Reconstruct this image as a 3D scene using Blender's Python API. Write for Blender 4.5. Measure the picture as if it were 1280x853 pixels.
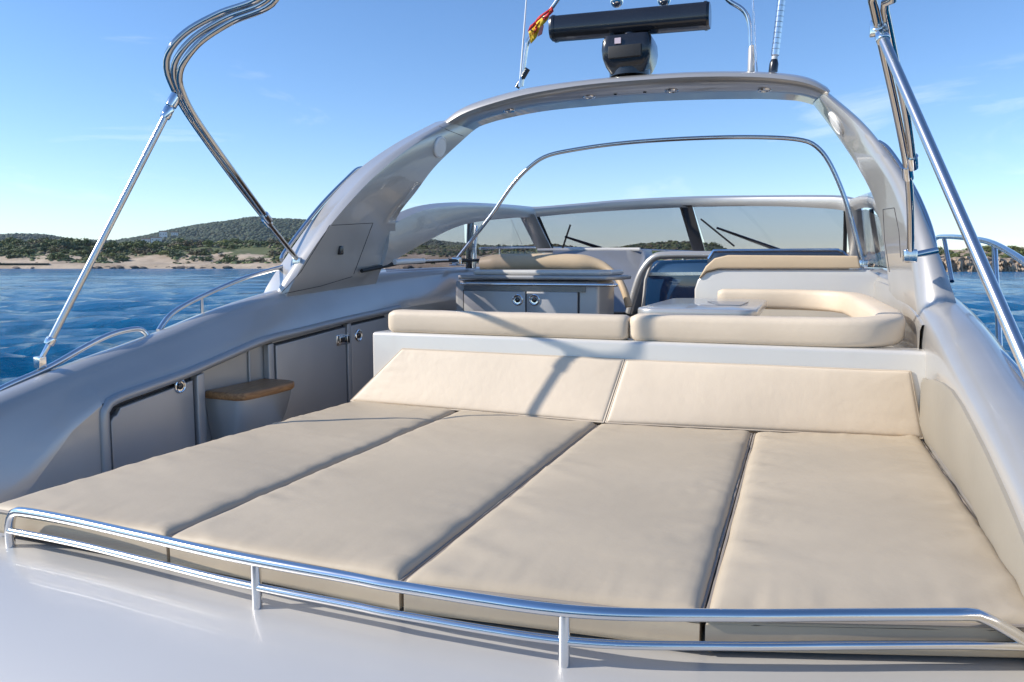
import bpy, bmesh, math, random
import numpy as np
from mathutils import Vector, Matrix, noise
random.seed(7)
for o in list(bpy.data.objects): bpy.data.objects.remove(o)
SC = bpy.context.scene
COL = SC.collection
PI = math.pi
# ------------------------------------------------------------------ camera
# metres; the camera is the origin; X starboard, Y towards the bow, Z up; the water lies at Z = WATER
WATER = -2.0
FPX, CX, CY, HZ, VX = 950.0, 640.0, 426.5, 331.0, 1000.0
pit = math.atan((CY-HZ)/FPX); psi = math.atan((VX-CX)*math.cos(pit)/FPX)
CR = Vector((math.cos(psi), math.sin(psi), 0))
CF = Vector((-math.sin(psi)*math.cos(pit), math.cos(psi)*math.cos(pit), -math.sin(pit)))
CU = CR.cross(CF)
cam = bpy.data.cameras.new("camera"); cam.sensor_width = 36; cam.lens = FPX/1280*36
cam.clip_start = 0.05; cam.clip_end = 60000
co = bpy.data.objects.new("camera", cam); COL.objects.link(co)
co.matrix_world = Matrix(((CR.x, CU.x, -CF.x, 0), (CR.y, CU.y, -CF.y, 0), (CR.z, CU.z, -CF.z, 0), (0, 0, 0, 1)))
SC.camera = co
# ------------------------------------------------------------------ light
SUN_EL = math.radians(33)
SUN_D = Vector((-math.cos(math.radians(24)), -math.sin(math.radians(24)), 0)).normalized()          # horizontal direction towards the sun (port quarter)
W = bpy.data.worlds.new("World"); SC.world = W; W.use_nodes = True
nt = W.node_tree; N = nt.nodes; LK = nt.links
bg = N["Background"]
sky = N.new("ShaderNodeTexSky"); sky.sky_type = 'NISHITA'; sky.sun_disc = False
sky.sun_elevation = SUN_EL; sky.sun_rotation = math.atan2(SUN_D.x, SUN_D.y)
sky.altitude = 600; sky.air_density = 1.0; sky.dust_density = 0.0; sky.ozone_density = 2.0
bg.inputs[1].default_value = 0.13
tc = N.new("ShaderNodeTexCoord")
# thin cirrus over the whole sky, sparse
mp = N.new("ShaderNodeMapping"); mp.inputs['Scale'].default_value = (1.5, 1.5, 6.5); mp.inputs['Location'].default_value = (2.6, 1.1, 0.5)
nz = N.new("ShaderNodeTexNoise"); nz.inputs['Scale'].default_value = 2.2; nz.inputs['Detail'].default_value = 7; nz.inputs['Roughness'].default_value = 0.6; nz.inputs['Distortion'].default_value = 0.6
rp = N.new("ShaderNodeValToRGB"); rp.color_ramp.elements[0].position = 0.58; rp.color_ramp.elements[1].position = 0.9
rp.color_ramp.elements[1].color = (0.5, 0.5, 0.5, 1)
mx = N.new("ShaderNodeMix"); mx.data_type = 'RGBA'; mx.inputs[7].default_value = (8.0, 8.3, 8.8, 1)
LK.new(tc.outputs['Generated'], mp.inputs[0]); LK.new(mp.outputs[0], nz.inputs[0]); LK.new(nz.outputs[0], rp.inputs[0])
hs_ = N.new("ShaderNodeHueSaturation"); hs_.inputs['Saturation'].default_value = 1.14; LK.new(sky.outputs[0], hs_.inputs['Color'])
tn = N.new("ShaderNodeMix"); tn.data_type = 'RGBA'; tn.blend_type = 'MULTIPLY'; tn.inputs[0].default_value = 1.0; tn.inputs[7].default_value = (0.95, 1.0, 1.12, 1)
LK.new(hs_.outputs[0], tn.inputs[6])
LK.new(rp.outputs[0], mx.inputs[0]); LK.new(tn.outputs[2], mx.inputs[6]); LK.new(mx.outputs[2], bg.inputs[0])
sl = bpy.data.lights.new("sun", 'SUN'); sl.energy = 4.2; sl.angle = math.radians(0.53); sl.color = (1, 0.93, 0.83)
so = bpy.data.objects.new("sun", sl); COL.objects.link(so)
sd = Vector((SUN_D.x*math.cos(SUN_EL), SUN_D.y*math.cos(SUN_EL), math.sin(SUN_EL)))
so.rotation_euler = (-sd).to_track_quat('-Z', 'Y').to_euler()
SC.view_settings.view_transform = 'Standard'; SC.view_settings.look = 'None'
SC.view_settings.exposure = 0.42; SC.view_settings.gamma = 1.0
SC.cycles.max_bounces = 8; SC.cycles.transparent_max_bounces = 16

# ------------------------------------------------------------------ helpers
def at(px, py, X=None, Y=None, Z=None, D=None):
    """point seen in direction (px,py), on the plane X=, Y= or Z=, or at depth D"""
    d = CF + CR*((px-CX)/FPX) - CU*((py-CY)/FPX)
    t = D if D is not None else X/d.x if X is not None else Y/d.y if Y is not None else Z/d.z
    return d*t

def mat(name, col, rough=0.5, metal=0.0, coat=0.0, spec=0.5, vary=0.0, vscale=3.0, bump=0.0, bscale=40.0, bdetail=4, stretch=(1,1,1), col2=None, croug=0.04, flakes=0.0, rvary=0.0):
    m = bpy.data.materials.new(name); m.use_nodes = True
    n = m.node_tree.nodes; l = m.node_tree.links; b = n["Principled BSDF"]
    b.inputs['Base Color'].default_value = (*col, 1); b.inputs['Roughness'].default_value = rough
    b.inputs['Metallic'].default_value = metal; b.inputs['Coat Weight'].default_value = coat
    b.inputs['Coat Roughness'].default_value = croug; b.inputs['Specular IOR Level'].default_value = spec
    t = n.new("ShaderNodeTexCoord"); mp = n.new("ShaderNodeMapping"); mp.inputs['Scale'].default_value = stretch
    l.new(t.outputs['Object'], mp.inputs[0])
    if vary or col2 or rvary:
        z = n.new("ShaderNodeTexNoise"); z.inputs['Scale'].default_value = vscale; z.inputs['Detail'].default_value = 6
        l.new(mp.outputs[0], z.inputs[0])
        c2 = col2 or tuple(c*(1-vary) for c in col); c1 = col if col2 else tuple(min(1, c*(1+vary)) for c in col)
        r = n.new("ShaderNodeValToRGB"); r.color_ramp.elements[0].position = 0.35; r.color_ramp.elements[1].position = 0.65
        r.color_ramp.elements[0].color = (*c1, 1); r.color_ramp.elements[1].color = (*c2, 1)
        l.new(z.outputs[0], r.inputs[0]); l.new(r.outputs[0], b.inputs['Base Color'])
        if rvary:
            mr = n.new("ShaderNodeMapRange"); mr.inputs[3].default_value = rough-rvary; mr.inputs[4].default_value = rough+rvary
            l.new(z.outputs[0], mr.inputs[0]); l.new(mr.outputs[0], b.inputs['Roughness'])
    if bump:
        z = n.new("ShaderNodeTexNoise"); z.inputs['Scale'].default_value = bscale; z.inputs['Detail'].default_value = bdetail
        l.new(mp.outputs[0], z.inputs[0])
        bp = n.new("ShaderNodeBump"); bp.inputs['Strength'].default_value = 1.0; bp.inputs['Distance'].default_value = bump
        l.new(z.outputs[0], bp.inputs['Height']); l.new(bp.outputs[0], b.inputs['Normal'])
    return m

M = {}
M['paint'] = mat('silver_paint', (0.50, 0.482, 0.452), 0.33, 0.44, 0.6, vary=0.04, vscale=2.2, rvary=0.05, croug=0.03)
M['deck'] = mat('pearl_silver_gelcoat', (0.58, 0.56, 0.525), 0.38, 0.3, 0.25, vary=0.02, vscale=1.2)
M['lining'] = mat('beige_lining_vinyl', (0.29, 0.26, 0.21), 0.5, 0, 0, 0.4, vary=0.05, vscale=2.5, bump=0.001, bscale=30)
M['satin'] = mat('satin_silver_gelcoat', (0.42, 0.41, 0.40), 0.42, 0.45, 0.2, vary=0.04, vscale=2)
M['white'] = mat('pale_gelcoat', (0.66, 0.63, 0.575), 0.28, 0.1, 0.5, vary=0.02)
M['steel'] = mat('polished_steel', (0.76, 0.75, 0.74), 0.17, 1.0, vary=0.04, vscale=8, rvary=0.05)
M['alloy'] = mat('anodised_alloy', (0.70, 0.69, 0.68), 0.24, 1.0, vary=0.03, vscale=6)
M['tube'] = mat('dark_polished_tube', (0.58, 0.56, 0.54), 0.08, 1.0, vary=0.04, vscale=8)
M['chrome'] = mat('chrome', (0.8, 0.8, 0.8), 0.05, 1.0)
M['vinyl'] = mat('cream_vinyl', (0.68, 0.565, 0.425), 0.5, 0, 0, 0.4, vary=0.05, vscale=2.5, bump=0.0012, bscale=28, bdetail=8)
M['vinyl_tan'] = mat('tan_vinyl', (0.60, 0.46, 0.30), 0.48, 0, 0, 0.4, vary=0.05, vscale=2.5, bump=0.001, bscale=30, bdetail=8)
M['pad'] = mat('sunpad_fabric', (0.49, 0.41, 0.30), 0.55, 0, 0, 0.35, vary=0.05, vscale=1.8, bump=0.0016, bscale=16, bdetail=9)
M['piping'] = mat('grey_piping', (0.30, 0.26, 0.22), 0.6)
M['piping2'] = mat('cream_piping', (0.58, 0.48, 0.36), 0.5)
M['black'] = mat('black_plastic', (0.015, 0.015, 0.017), 0.22, 0, 0.5, vary=0.1)
M['rubber'] = mat('black_rubber', (0.02, 0.02, 0.02), 0.6)
M['dark'] = mat('matte_dark', (0.03, 0.03, 0.035), 0.6)
M['teak'] = mat('oiled_teak', (0.42, 0.21, 0.08), 0.45, vary=0.3, vscale=9, stretch=(10, 1, 10), col2=(0.26, 0.12, 0.045), bump=0.001, bscale=30)
M['speaker'] = mat('white_plastic', (0.85, 0.85, 0.83), 0.4, vary=0.02)
M['strip'] = mat('dark_steel_strip', (0.16, 0.16, 0.17), 0.25, 0.9)
M['dash'] = mat('grey_dash', (0.24, 0.25, 0.27), 0.35, 0.3, 0.3, vary=0.05)
M['navyglass'] = mat('dark_blue_acrylic', (0.012, 0.05, 0.13), 0.06, 0.0, 1.0, 0.8)
M['red'] = mat('red_cloth', (0.55, 0.02, 0.02), 0.7, vary=0.1)
M['yellow'] = mat('yellow_cloth', (0.75, 0.48, 0.02), 0.7, vary=0.1)
M['emblem'] = mat('emblem_cloth', (0.10, 0.03, 0.05), 0.7, vary=0.3, vscale=60)
M['clear'] = mat('ribbed_white_plastic', (0.62, 0.62, 0.60), 0.25, 0, 0.4)
M['label'] = mat('pale_label', (0.7, 0.55, 0.58), 0.5)
M['sole'] = mat('teak_sole', (0.25, 0.14, 0.07), 0.6, vary=0.2, stretch=(12, 1, 1))
def glass(name, tint, gl=0.12):
    m = bpy.data.materials.new(name); m.use_nodes = True
    n = m.node_tree.nodes; l = m.node_tree.links; n.remove(n["Principled BSDF"])
    tr = n.new("ShaderNodeBsdfTransparent"); tr.inputs[0].default_value = (*tint, 1)
    g = n.new("ShaderNodeBsdfGlossy"); g.inputs['Roughness'].default_value = 0.03; g.inputs[0].default_value = (0.9, 0.9, 0.9, 1)
    lw = n.new("ShaderNodeLayerWeight"); lw.inputs[0].default_value = 0.5
    pw = n.new("ShaderNodeMath"); pw.operation = 'POWER'; pw.inputs[1].default_value = 4.0
    mu = n.new("ShaderNodeMath"); mu.operation = 'MULTIPLY_ADD'; mu.inputs[1].default_value = 0.35; mu.inputs[2].default_value = 0.02
    l.new(lw.outputs['Facing'], pw.inputs[0]); l.new(pw.outputs[0], mu.inputs[0])
    mix = n.new("ShaderNodeMixShader"); l.new(mu.outputs[0], mix.inputs[0]); l.new(tr.outputs[0], mix.inputs[1]); l.new(g.outputs[0], mix.inputs[2])
    l.new(mix.outputs[0], n["Material Output"].inputs[0])
    return m
M['glass'] = glass('smoked_glass', (0.70, 0.69, 0.715))

class MB:
    def __init__(s): s.v = []; s.f = []; s.mi = []
    def add(s, vs, fs, mi=0):
        o = len(s.v); s.v += [tuple(q) for q in vs]; s.f += [tuple(i+o for i in f) for f in fs]; s.mi += [mi]*len(fs); return s
    def loft(s, rings, closed=True, caps=True, mi=0):
        k = len(rings[0]); vs = [p for r in rings for p in r]; fs = []
        for i in range(len(rings)-1):
            for j in range(k if closed else k-1):
                a = i*k+j; b = i*k+(j+1) % k; fs.append((a, b, b+k, a+k))
        if caps and closed:
            fs.append(tuple(range(k-1, -1, -1))); fs.append(tuple((len(rings)-1)*k+j for j in range(k)))
        return s.add(vs, fs, mi)
    def tube(s, pts, r, seg=14, mi=0, sx=1.0):
        pts = [Vector(p) for p in pts]; n = len(pts); rr = r if isinstance(r, (list, tuple)) else [r]*n
        t0 = (pts[1]-pts[0]).normalized(); up = Vector((0, 0, 1)) if abs(t0.z) < 0.9 else Vector((0, 1, 0))
        u = t0.cross(up).normalized(); rings = []
        for i, p in enumerate(pts):
            t = (pts[min(i+1, n-1)]-pts[max(i-1, 0)]).normalized()
            u = (u - t*u.dot(t)).normalized(); w = t.cross(u)
            rings.append([p + (u*math.cos(a)*sx + w*math.sin(a))*rr[i] for a in [2*PI*j/seg for j in range(seg)]])
        return s.loft(rings, mi=mi)
    def box(s, x0, x1, y0, y1, z0, z1, mi=0):
        vs = [(x, y, z) for z in (z0, z1) for x, y in ((x0, y0), (x1, y0), (x1, y1), (x0, y1))]
        return s.add(vs, [(3, 2, 1, 0), (4, 5, 6, 7), (0, 1, 5, 4), (1, 2, 6, 5), (2, 3, 7, 6), (3, 0, 4, 7)], mi)
    def prism(s, poly, d, mi=0):
        d = Vector(d); a = [Vector(p) for p in poly]
        return s.loft([a, [p+d for p in a]], mi=mi)
    def lathe(s, c, axis, prof, seg=20, mi=0):
        c = Vector(c); ax = Vector(axis).normalized(); u = ax.orthogonal().normalized(); w = ax.cross(u)
        rings = [[c + ax*h + (u*math.cos(2*PI*j/seg)+w*math.sin(2*PI*j/seg))*max(r, 1e-4) for j in range(seg)] for r, h in prof]
        return s.loft(rings, mi=mi)
    def torus(s, c, axis, R, r, seg=24, k=8, mi=0):
        c = Vector(c); ax = Vector(axis).normalized(); u = ax.orthogonal().normalized(); w = ax.cross(u); vs = []; fs = []
        for i in range(seg):
            d = u*math.cos(2*PI*i/seg)+w*math.sin(2*PI*i/seg)
            for j in range(k): vs.append(c + d*(R+r*math.cos(2*PI*j/k)) + ax*r*math.sin(2*PI*j/k))
        for i in range(seg):
            for j in range(k):
                fs.append((i*k+j, i*k+(j+1) % k, ((i+1) % seg)*k+(j+1) % k, ((i+1) % seg)*k+j))
        return s.add(vs, fs, mi)

def root_loc(o):
    while o.parent: o = o.parent
    return o.location
def obj(name, mb, mats, parent=None, loc=None, bevel=0.0, seg=3, smooth=40, label=None, cat=None, group=None, kind=None):
    """link an MB as one mesh object; vertices are given in world coordinates"""
    org = Vector(root_loc(parent)) if parent else Vector(loc or (0, 0, 0))
    me = bpy.data.meshes.new(name); me.from_pydata([tuple(Vector(p)-org) for p in mb.v], [], mb.f)
    mats = mats if isinstance(mats, (list, tuple)) else [mats]
    for m in mats: me.materials.append(m)
    me.polygons.foreach_set('material_index', mb.mi)
    bm = bmesh.new(); bm.from_mesh(me)
    bmesh.ops.recalc_face_normals(bm, faces=bm.faces)
    if bevel:
        es = [e for e in bm.edges if len(e.link_faces) == 2 and e.calc_face_angle(0) > math.radians(38)]
        bmesh.ops.bevel(bm, geom=es, offset=bevel, segments=seg, profile=0.5, affect='EDGES', clamp_overlap=True)
    bm.to_mesh(me); bm.free()
    me.polygons.foreach_set('use_smooth', [True]*len(me.polygons))
    me.set_sharp_from_angle(angle=math.radians(smooth)); me.update()
    o = bpy.data.objects.new(name, me); COL.objects.link(o)
    if parent: o.parent = parent
    else: o.location = org
    tag(o, label, cat, group, kind)
    return o
def tag(o, label=None, cat=None, group=None, kind=None):
    for k, v in (('label', label), ('category', cat), ('group', group), ('kind', kind)):
        if v: o[k] = v
    return o
def thing(name, label, cat, loc=(0, 0, 0), group=None, kind=None):
    o = bpy.data.objects.new(name, None); o.location = loc; o.empty_display_size = 0.1; COL.objects.link(o)
    return tag(o, label, cat, group, kind)
def spline(pts, n=8):
    P = [Vector(p) for p in pts]; out = []
    for i in range(len(P)-1):
        p0 = P[max(i-1, 0)]; p1 = P[i]; p2 = P[i+1]; p3 = P[min(i+2, len(P)-1)]
        for k in range(n):
            t = k/n
            out.append(0.5*((2*p1)+(p2-p0)*t+(2*p0-5*p1+4*p2-p3)*t*t+(3*p1-p0-3*p2+p3)*t**3))
    return out+[P[-1]]
def interp(tab, x):
    if x <= tab[0][0]: return tab[0][1]
    for (a, va), (b, vb) in zip(tab, tab[1:]):
        if x <= b: return va+(vb-va)*(x-a)/(b-a)
    return tab[-1][1]
def sm(t): t = max(0, min(1, t)); return t*t*(3-2*t)
def resample(pts, n):
    P = [Vector(p) for p in pts]; L = [0]
    for a, b in zip(P, P[1:]): L.append(L[-1]+(b-a).length)
    out = []
    for i in range(n):
        d = L[-1]*i/(n-1); k = 0
        while k < len(P)-2 and L[k+1] < d: k += 1
        t = (d-L[k])/max(1e-9, L[k+1]-L[k]); out.append(P[k].lerp(P[k+1], t))
    return out

# ------------------------------------------------------------------ sea, shore, hills
def sea():
    rs = np.concatenate([np.geomspace(2.0, 500, 330), np.geomspace(540, 6500, 30)]); na = 1500
    az = np.concatenate([np.linspace(-1.35, 0.75, na), np.linspace(0.75, 2*PI-1.35, 90)[1:-1]])
    A, Rr = np.meshgrid(az, rs); X = Rr*np.sin(A); Y = Rr*np.cos(A); Z = np.zeros_like(X)
    rng = np.random.RandomState(3)
    for i in range(46):
        lam = 0.55*1.085**i*1.0; th = -0.55+rng.normal(0, 0.55); k = 2*PI/lam
        amp = 0.022*lam**0.75*(1 if lam < 2.5 else (2.5/lam)**0.9)
        cell = Rr*2.1/na + Rr*0.0168
        fade = np.clip((lam/cell-2.0)/3.0, 0, 1)
        ph = k*(X*math.sin(th)+Y*math.cos(th))+rng.uniform(0, 6.28)
        mod = 0.85+0.15*np.sin(X*0.07*rng.uniform(.5, 1.5)+Y*0.09*rng.uniform(.5, 1.5)+rng.uniform(0, 6))
        Z += fade*amp*mod*(np.sin(ph)+0.3*np.sin(2*ph+1.2))
    nr = len(rs); nz_ = len(az)
    v = np.stack([X, Y, Z+WATER], -1).reshape(-1, 3)
    i = np.arange(nr-1)[:, None]*nz_; j = np.arange(nz_)[None, :]; j2 = (j+1) % nz_
    f = np.stack([i+j, i+j2, i+j2+nz_, i+j+nz_], -1).reshape(-1, 4)
    me = bpy.data.meshes.new('sea'); me.vertices.add(len(v)); me.vertices.foreach_set('co', v.ravel())
    me.loops.add(f.size); me.loops.foreach_set('vertex_index', f.ravel()); me.polygons.add(len(f))
    me.polygons.foreach_set('loop_start', np.arange(0, f.size, 4)); me.update(calc_edges=True); me.validate()
    me.polygons.foreach_set('use_smooth', [True]*len(me.polygons))
    m = bpy.data.materials.new('sea_water'); m.use_nodes = True; n = m.node_tree.nodes; l = m.node_tree.links; b = n["Principled BSDF"]
    b.inputs['Roughness'].default_value = 0.10; b.inputs['IOR'].default_value = 1.33; b.inputs['Specular IOR Level'].default_value = 0.22
    t = n.new("ShaderNodeTexCoord")
    z0 = n.new("ShaderNodeTexNoise"); z0.inputs['Scale'].default_value = 0.02; z0.inputs['Detail'].default_value = 3
    r = n.new("ShaderNodeValToRGB"); r.color_ramp.elements[0].color = (0.0, 0.125, 0.30, 1); r.color_ramp.elements[1].color = (0.0, 0.18, 0.40, 1)
    r.color_ramp.elements[0].position = 0.35; r.color_ramp.elements[1].position = 0.7
    l.new(t.outputs['Object'], z0.inputs[0]); l.new(z0.outputs[0], r.inputs[0]); l.new(r.outputs[0], b.inputs['Base Color'])
    hs = []
    m0 = n.new("ShaderNodeMapping"); m0.inputs['Rotation'].default_value = (0, 0, -0.55); l.new(t.outputs['Object'], m0.inputs[0])
    for sc, st, ro in ((1.3, (0.6, 1.4, 1), 0.66), (4.5, (0.7, 1.3, 1), 0.66)):
        mp = n.new("ShaderNodeMapping"); mp.inputs['Scale'].default_value = st
        z = n.new("ShaderNodeTexNoise"); z.inputs['Scale'].default_value = sc; z.inputs['Detail'].default_value = 8; z.inputs['Roughness'].default_value = ro; z.inputs['Distortion'].default_value = 0.4
        l.new(m0.outputs[0], mp.inputs[0]); l.new(mp.outputs[0], z.inputs[0]); hs.append(z)
    ad = n.new("ShaderNodeMath"); ad.operation = 'MULTIPLY_ADD'; ad.inputs[1].default_value = 0.25
    l.new(hs[1].outputs[0], ad.inputs[0]); l.new(hs[0].outputs[0], ad.inputs[2])
    bp = n.new("ShaderNodeBump"); bp.inputs['Strength'].default_value = 1.0; bp.inputs['Distance'].default_value = 0.8
    l.new(ad.outputs[0], bp.inputs['Height']); l.new(bp.outputs[0], b.inputs['Normal'])
    me.materials.append(m)
    o = bpy.data.objects.new('sea', me); COL.objects.link(o); tag(o, kind='structure')
sea()

def spot(px, d, z):                                       # ground position at horizontal bearing px and distance d
    a = (px-CX)/FPX; F = Vector((-math.sin(psi), math.cos(psi), 0))
    p = F*d + CR*(a*d); p.z = z; return p
def fbm(x, y, z=0.0): return noise.fractal(Vector((x, y, z)), 1.0, 2.0, 4)

M['sand_'] = mat('sandy_shore', (0.54, 0.43, 0.31), 0.9, vary=0.3, vscale=0.06, col2=(0.33, 0.25, 0.17), bump=0.5, bscale=0.5, bdetail=8)
M['rock'] = mat('shore_rock', (0.22, 0.17, 0.13), 0.9, vary=0.4, vscale=0.8, col2=(0.10, 0.08, 0.065), bump=0.3, bscale=1.2, bdetail=8)
M['cliff'] = mat('pale_cliff', (0.50, 0.39, 0.28), 0.9, vary=0.4, vscale=0.35, col2=(0.26, 0.19, 0.13), bump=0.6, bscale=0.9, bdetail=9)
M['hill'] = mat('wooded_hill_ground', (0.035, 0.05, 0.022), 0.95, vary=0.4, vscale=0.01, col2=(0.06, 0.06, 0.03))
LEAF = [mat('dark_foliage', (0.055, 0.085, 0.03), 0.7, vary=0.35, vscale=1.2), mat('olive_foliage', (0.115, 0.14, 0.04), 0.7, vary=0.35, vscale=1.2),
        mat('yellow_green_foliage', (0.15, 0.165, 0.04), 0.7, vary=0.3, vscale=1.2), mat('brown_green_foliage', (0.11, 0.09, 0.045), 0.7, vary=0.3, vscale=1.2)]
M['bark'] = mat('bark', (0.10, 0.07, 0.05), 0.9, vary=0.3)

RIDGE = [(-300, 296), (0, 301), (40, 299), (90, 300), (140, 302), (200, 301), (250, 300), (300, 299), (350, 299), (400, 301), (450, 303), (520, 303), (600, 303), (690, 306), (740, 310), (765, 309), (800, 302), (840, 298), (870, 299), (900, 305), (930, 318), (980, 326)]
D0 = 382.0
def shore_mat():
    m = M['sand_'].copy(); m.name = 'sandy_shore_with_scrub'; n = m.node_tree.nodes; l = m.node_tree.links; b = n["Principled BSDF"]
    src = b.inputs['Base Color'].links[0].from_socket
    t = n.new("ShaderNodeTexCoord"); z = n.new("ShaderNodeTexNoise"); z.inputs['Scale'].default_value = 0.09; z.inputs['Detail'].default_value = 10; z.inputs['Roughness'].default_value = 0.65
    sx = n.new("ShaderNodeSeparateXYZ"); l.new(t.outputs['Object'], z.inputs[0]); l.new(t.outputs['Object'], sx.inputs[0])
    mr = n.new("ShaderNodeMapRange"); mr.inputs[1].default_value = WATER+2.5; mr.inputs[2].default_value = WATER+11; mr.inputs[3].default_value = -0.18; mr.inputs[4].default_value = 0.17
    l.new(sx.outputs[2], mr.inputs[0]); ad = n.new("ShaderNodeMath"); l.new(z.outputs[0], ad.inputs[0]); l.new(mr.outputs[0], ad.inputs[1])
    r = n.new("ShaderNodeValToRGB"); r.color_ramp.elements[0].position = 0.50; r.color_ramp.elements[1].position = 0.56
    l.new(ad.outputs[0], r.inputs[0]); mx = n.new("ShaderNodeMix"); mx.data_type = 'RGBA'; mx.inputs[7].default_value = (0.10, 0.115, 0.04, 1)
    l.new(r.outputs[0], mx.inputs[0]); l.new(src, mx.inputs[6]); l.new(mx.outputs[2], b.inputs['Base Color']); return m
M['sand'] = shore_mat()
def shore_z(px, d):
    top = (HZ-interp(RIDGE, px))/FPX*475*(1.12 if px > 430 else 1)
    t = (d-D0)/93.0
    z = -1.2 + 3.2*sm((d-D0+6)/9.0) + (top-2.0)*sm((t-0.02)/1.0)*0.85
    z += 0.9*fbm(px*0.02, d*0.05) * sm((d-D0)/20) + 2.2*fbm(px*0.008+5, d*0.02)*sm((d-D0-15)/40)
    return WATER + z
def shore():
    mb = MB(); pxs = [-300+i*4.2 for i in range(312)]; ds = [D0-8+i*1.6 for i in range(20)]+[D0+26+i*5 for i in range(26)]+[600, 750]
    rings = [[spot(px, d, shore_z(px, min(d, 520))) for d in ds] for px in pxs]
    mb.loft(rings, closed=False, caps=False)
    obj('shore_land', mb, M['sand'], kind='structure')
shore()

def foliage_mesh(seed, mat_i, size, flat, trunk):
    """crown of leaf-sized faces round a few clump centres"""
    rnd = random.Random(seed); mb = MB()
    cl = [(Vector((rnd.uniform(-.75, .75), rnd.uniform(-.75, .75), rnd.uniform(.25, .95)*flat)), rnd.uniform(.28, .5)) for _ in range(9)]
    for c, r in cl:
        for k in range(46):
            d = Vector((rnd.gauss(0, 1), rnd.gauss(0, 1), rnd.gauss(0, .8))).normalized()
            p = c+d*r*rnd.uniform(.55, 1.05); p.z = max(.02, p.z)
            n = (d+Vector((rnd.uniform(-.6, .6),)*3)).normalized(); u = n.orthogonal().normalized(); w = n.cross(u); a = rnd.uniform(0, 6.28); u, w = u*math.cos(a)+w*math.sin(a), w*math.cos(a)-u*math.sin(a)
            s1 = rnd.uniform(.07, .15); mb.add([(p+u*s1)*size, (p+w*s1*.7)*size, (p-u*s1)*size, (p-w*s1*.7)*size], [(0, 1, 2, 3)])
    me_l = mb; tr = MB()
    for k in range(3):
        a = k*2.1+seed; tr.tube([(0, 0, -.3*size), (.08*math.cos(a)*size, .08*math.sin(a)*size, .2*size*trunk), (.4*math.cos(a)*size, .4*math.sin(a)*size, .6*size*flat)], [.06*size, .05*size, .02*size], seg=5)
    return me_l, tr
SHRUB = []
for s in range(9):
    a, b = foliage_mesh(40+s, s % 4, 1.0, [0.7, 0.9, 0.55][s % 3], 1)
    SHRUB.append((a, b, LEAF[[0, 1, 0, 2, 1, 0, 3, 1, 0][s]]))
PROTO = []
for a, b, m in SHRUB:
    cr = obj('crown', a, m, smooth=180); tk = obj('trunk', b, M['bark'], smooth=60)
    PROTO.append((cr.data, tk.data)); bpy.data.objects.remove(cr); bpy.data.objects.remove(tk)
def shrub(p, s, kind, label, group, name='coastal_shrub', cat='shrub', sz=1.0):
    t = thing(name, label, cat, p, group); t.scale = (s, s, s*sz); t.rotation_euler = (0, 0, random.uniform(0, 6.28))
    for nm, me in zip(('crown', 'trunk'), PROTO[kind]):
        c = bpy.data.objects.new(nm, me); COL.objects.link(c); c.parent = t
rnd = random.Random(11); cnt = 0
CN = ['dark green', 'olive green', 'dark green', 'yellowish green', 'olive green', 'dark green', 'brownish green', 'olive green', 'dark green']
def zone(px):
    for lim, nm in ((75, 'far left behind the long boat shed'), (175, 'just left of the leaning port strut'), (245, 'just right of the leaning port strut'), (345, 'below the hillside villas and the wooded hill'), (430, 'beside the port arch leg'), (600, 'seen through the port side window'), (760, 'seen through the left half of the windscreen')):
        if px < lim: return nm
    return 'seen through the windscreen near the centre mullion'
cnt = 0; tries = 0
while cnt < 292 and tries < 20000:
    tries += 1
    px = rnd.uniform(-70, 405) if cnt < 222 else rnd.uniform(470, 930)
    d = D0+13+rnd.random()**0.7*92
    dens = fbm(px*0.011+3, d*0.03+9)*1.1 + 0.010*(d-D0-22) + .25 - (0.9 if 268 < px < 335 and 408 < d < 452 else 0) - (0.8 if 160 < px < 215 and d < 432 else 0) - (0.7 if 40 < px < 70 and d < 425 else 0) - (0.5 if 228 < px < 250 and d < 440 else 0)
    if dens < -0.02: continue
    k = rnd.randrange(9); s = rnd.uniform(3.0, 6.2)*(1.1 if d > 440 else 0.85)
    if px > 430: s *= 0.55
    lvl = 'low on the shore' if d < 415 else 'halfway up the dunes' if d < 450 else 'on the ridge'
    shrub(spot(px, d, shore_z(px, d)-0.1*s), s, k, f"{CN[k]} {'large' if s > 4.4 else 'small'} shrub {lvl}, {zone(px)}", "shrubs on the shore across the water", sz=rnd.uniform(.55, .85)); cnt += 1
mb = MB()
bm = bmesh.new(); bmesh.ops.create_icosphere(bm, subdivisions=1, radius=1); iv0 = [v.co.copy() for v in bm.verts]; if0 = [tuple(v.index for v in f.verts) for f in bm.faces]; bm.free()
k = 0
while k < 5200:
    px = rnd.uniform(-120, 940); d = D0+12+rnd.random()*100
    if fbm(px*0.011+3, d*0.03+9)*1.1+0.010*(d-D0-22)+rnd.uniform(-.35, .35) < .02 or (268 < px < 335 and 408 < d < 450) or (160 < px < 215 and d < 430): continue
    s_ = rnd.uniform(.5, 1.7); p = spot(px, d, shore_z(px, d)+.1)
    mb.add([p+Vector((c.x*s_*rnd.uniform(.6, 1.5), c.y*s_*rnd.uniform(.6, 1.5), c.z*s_*rnd.uniform(.3, .9))) for c in iv0], if0, rnd.randrange(3)); k += 1
obj('low_scrub', mb, [LEAF[0], LEAF[1], LEAF[3]], smooth=10, kind='stuff')
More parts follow.
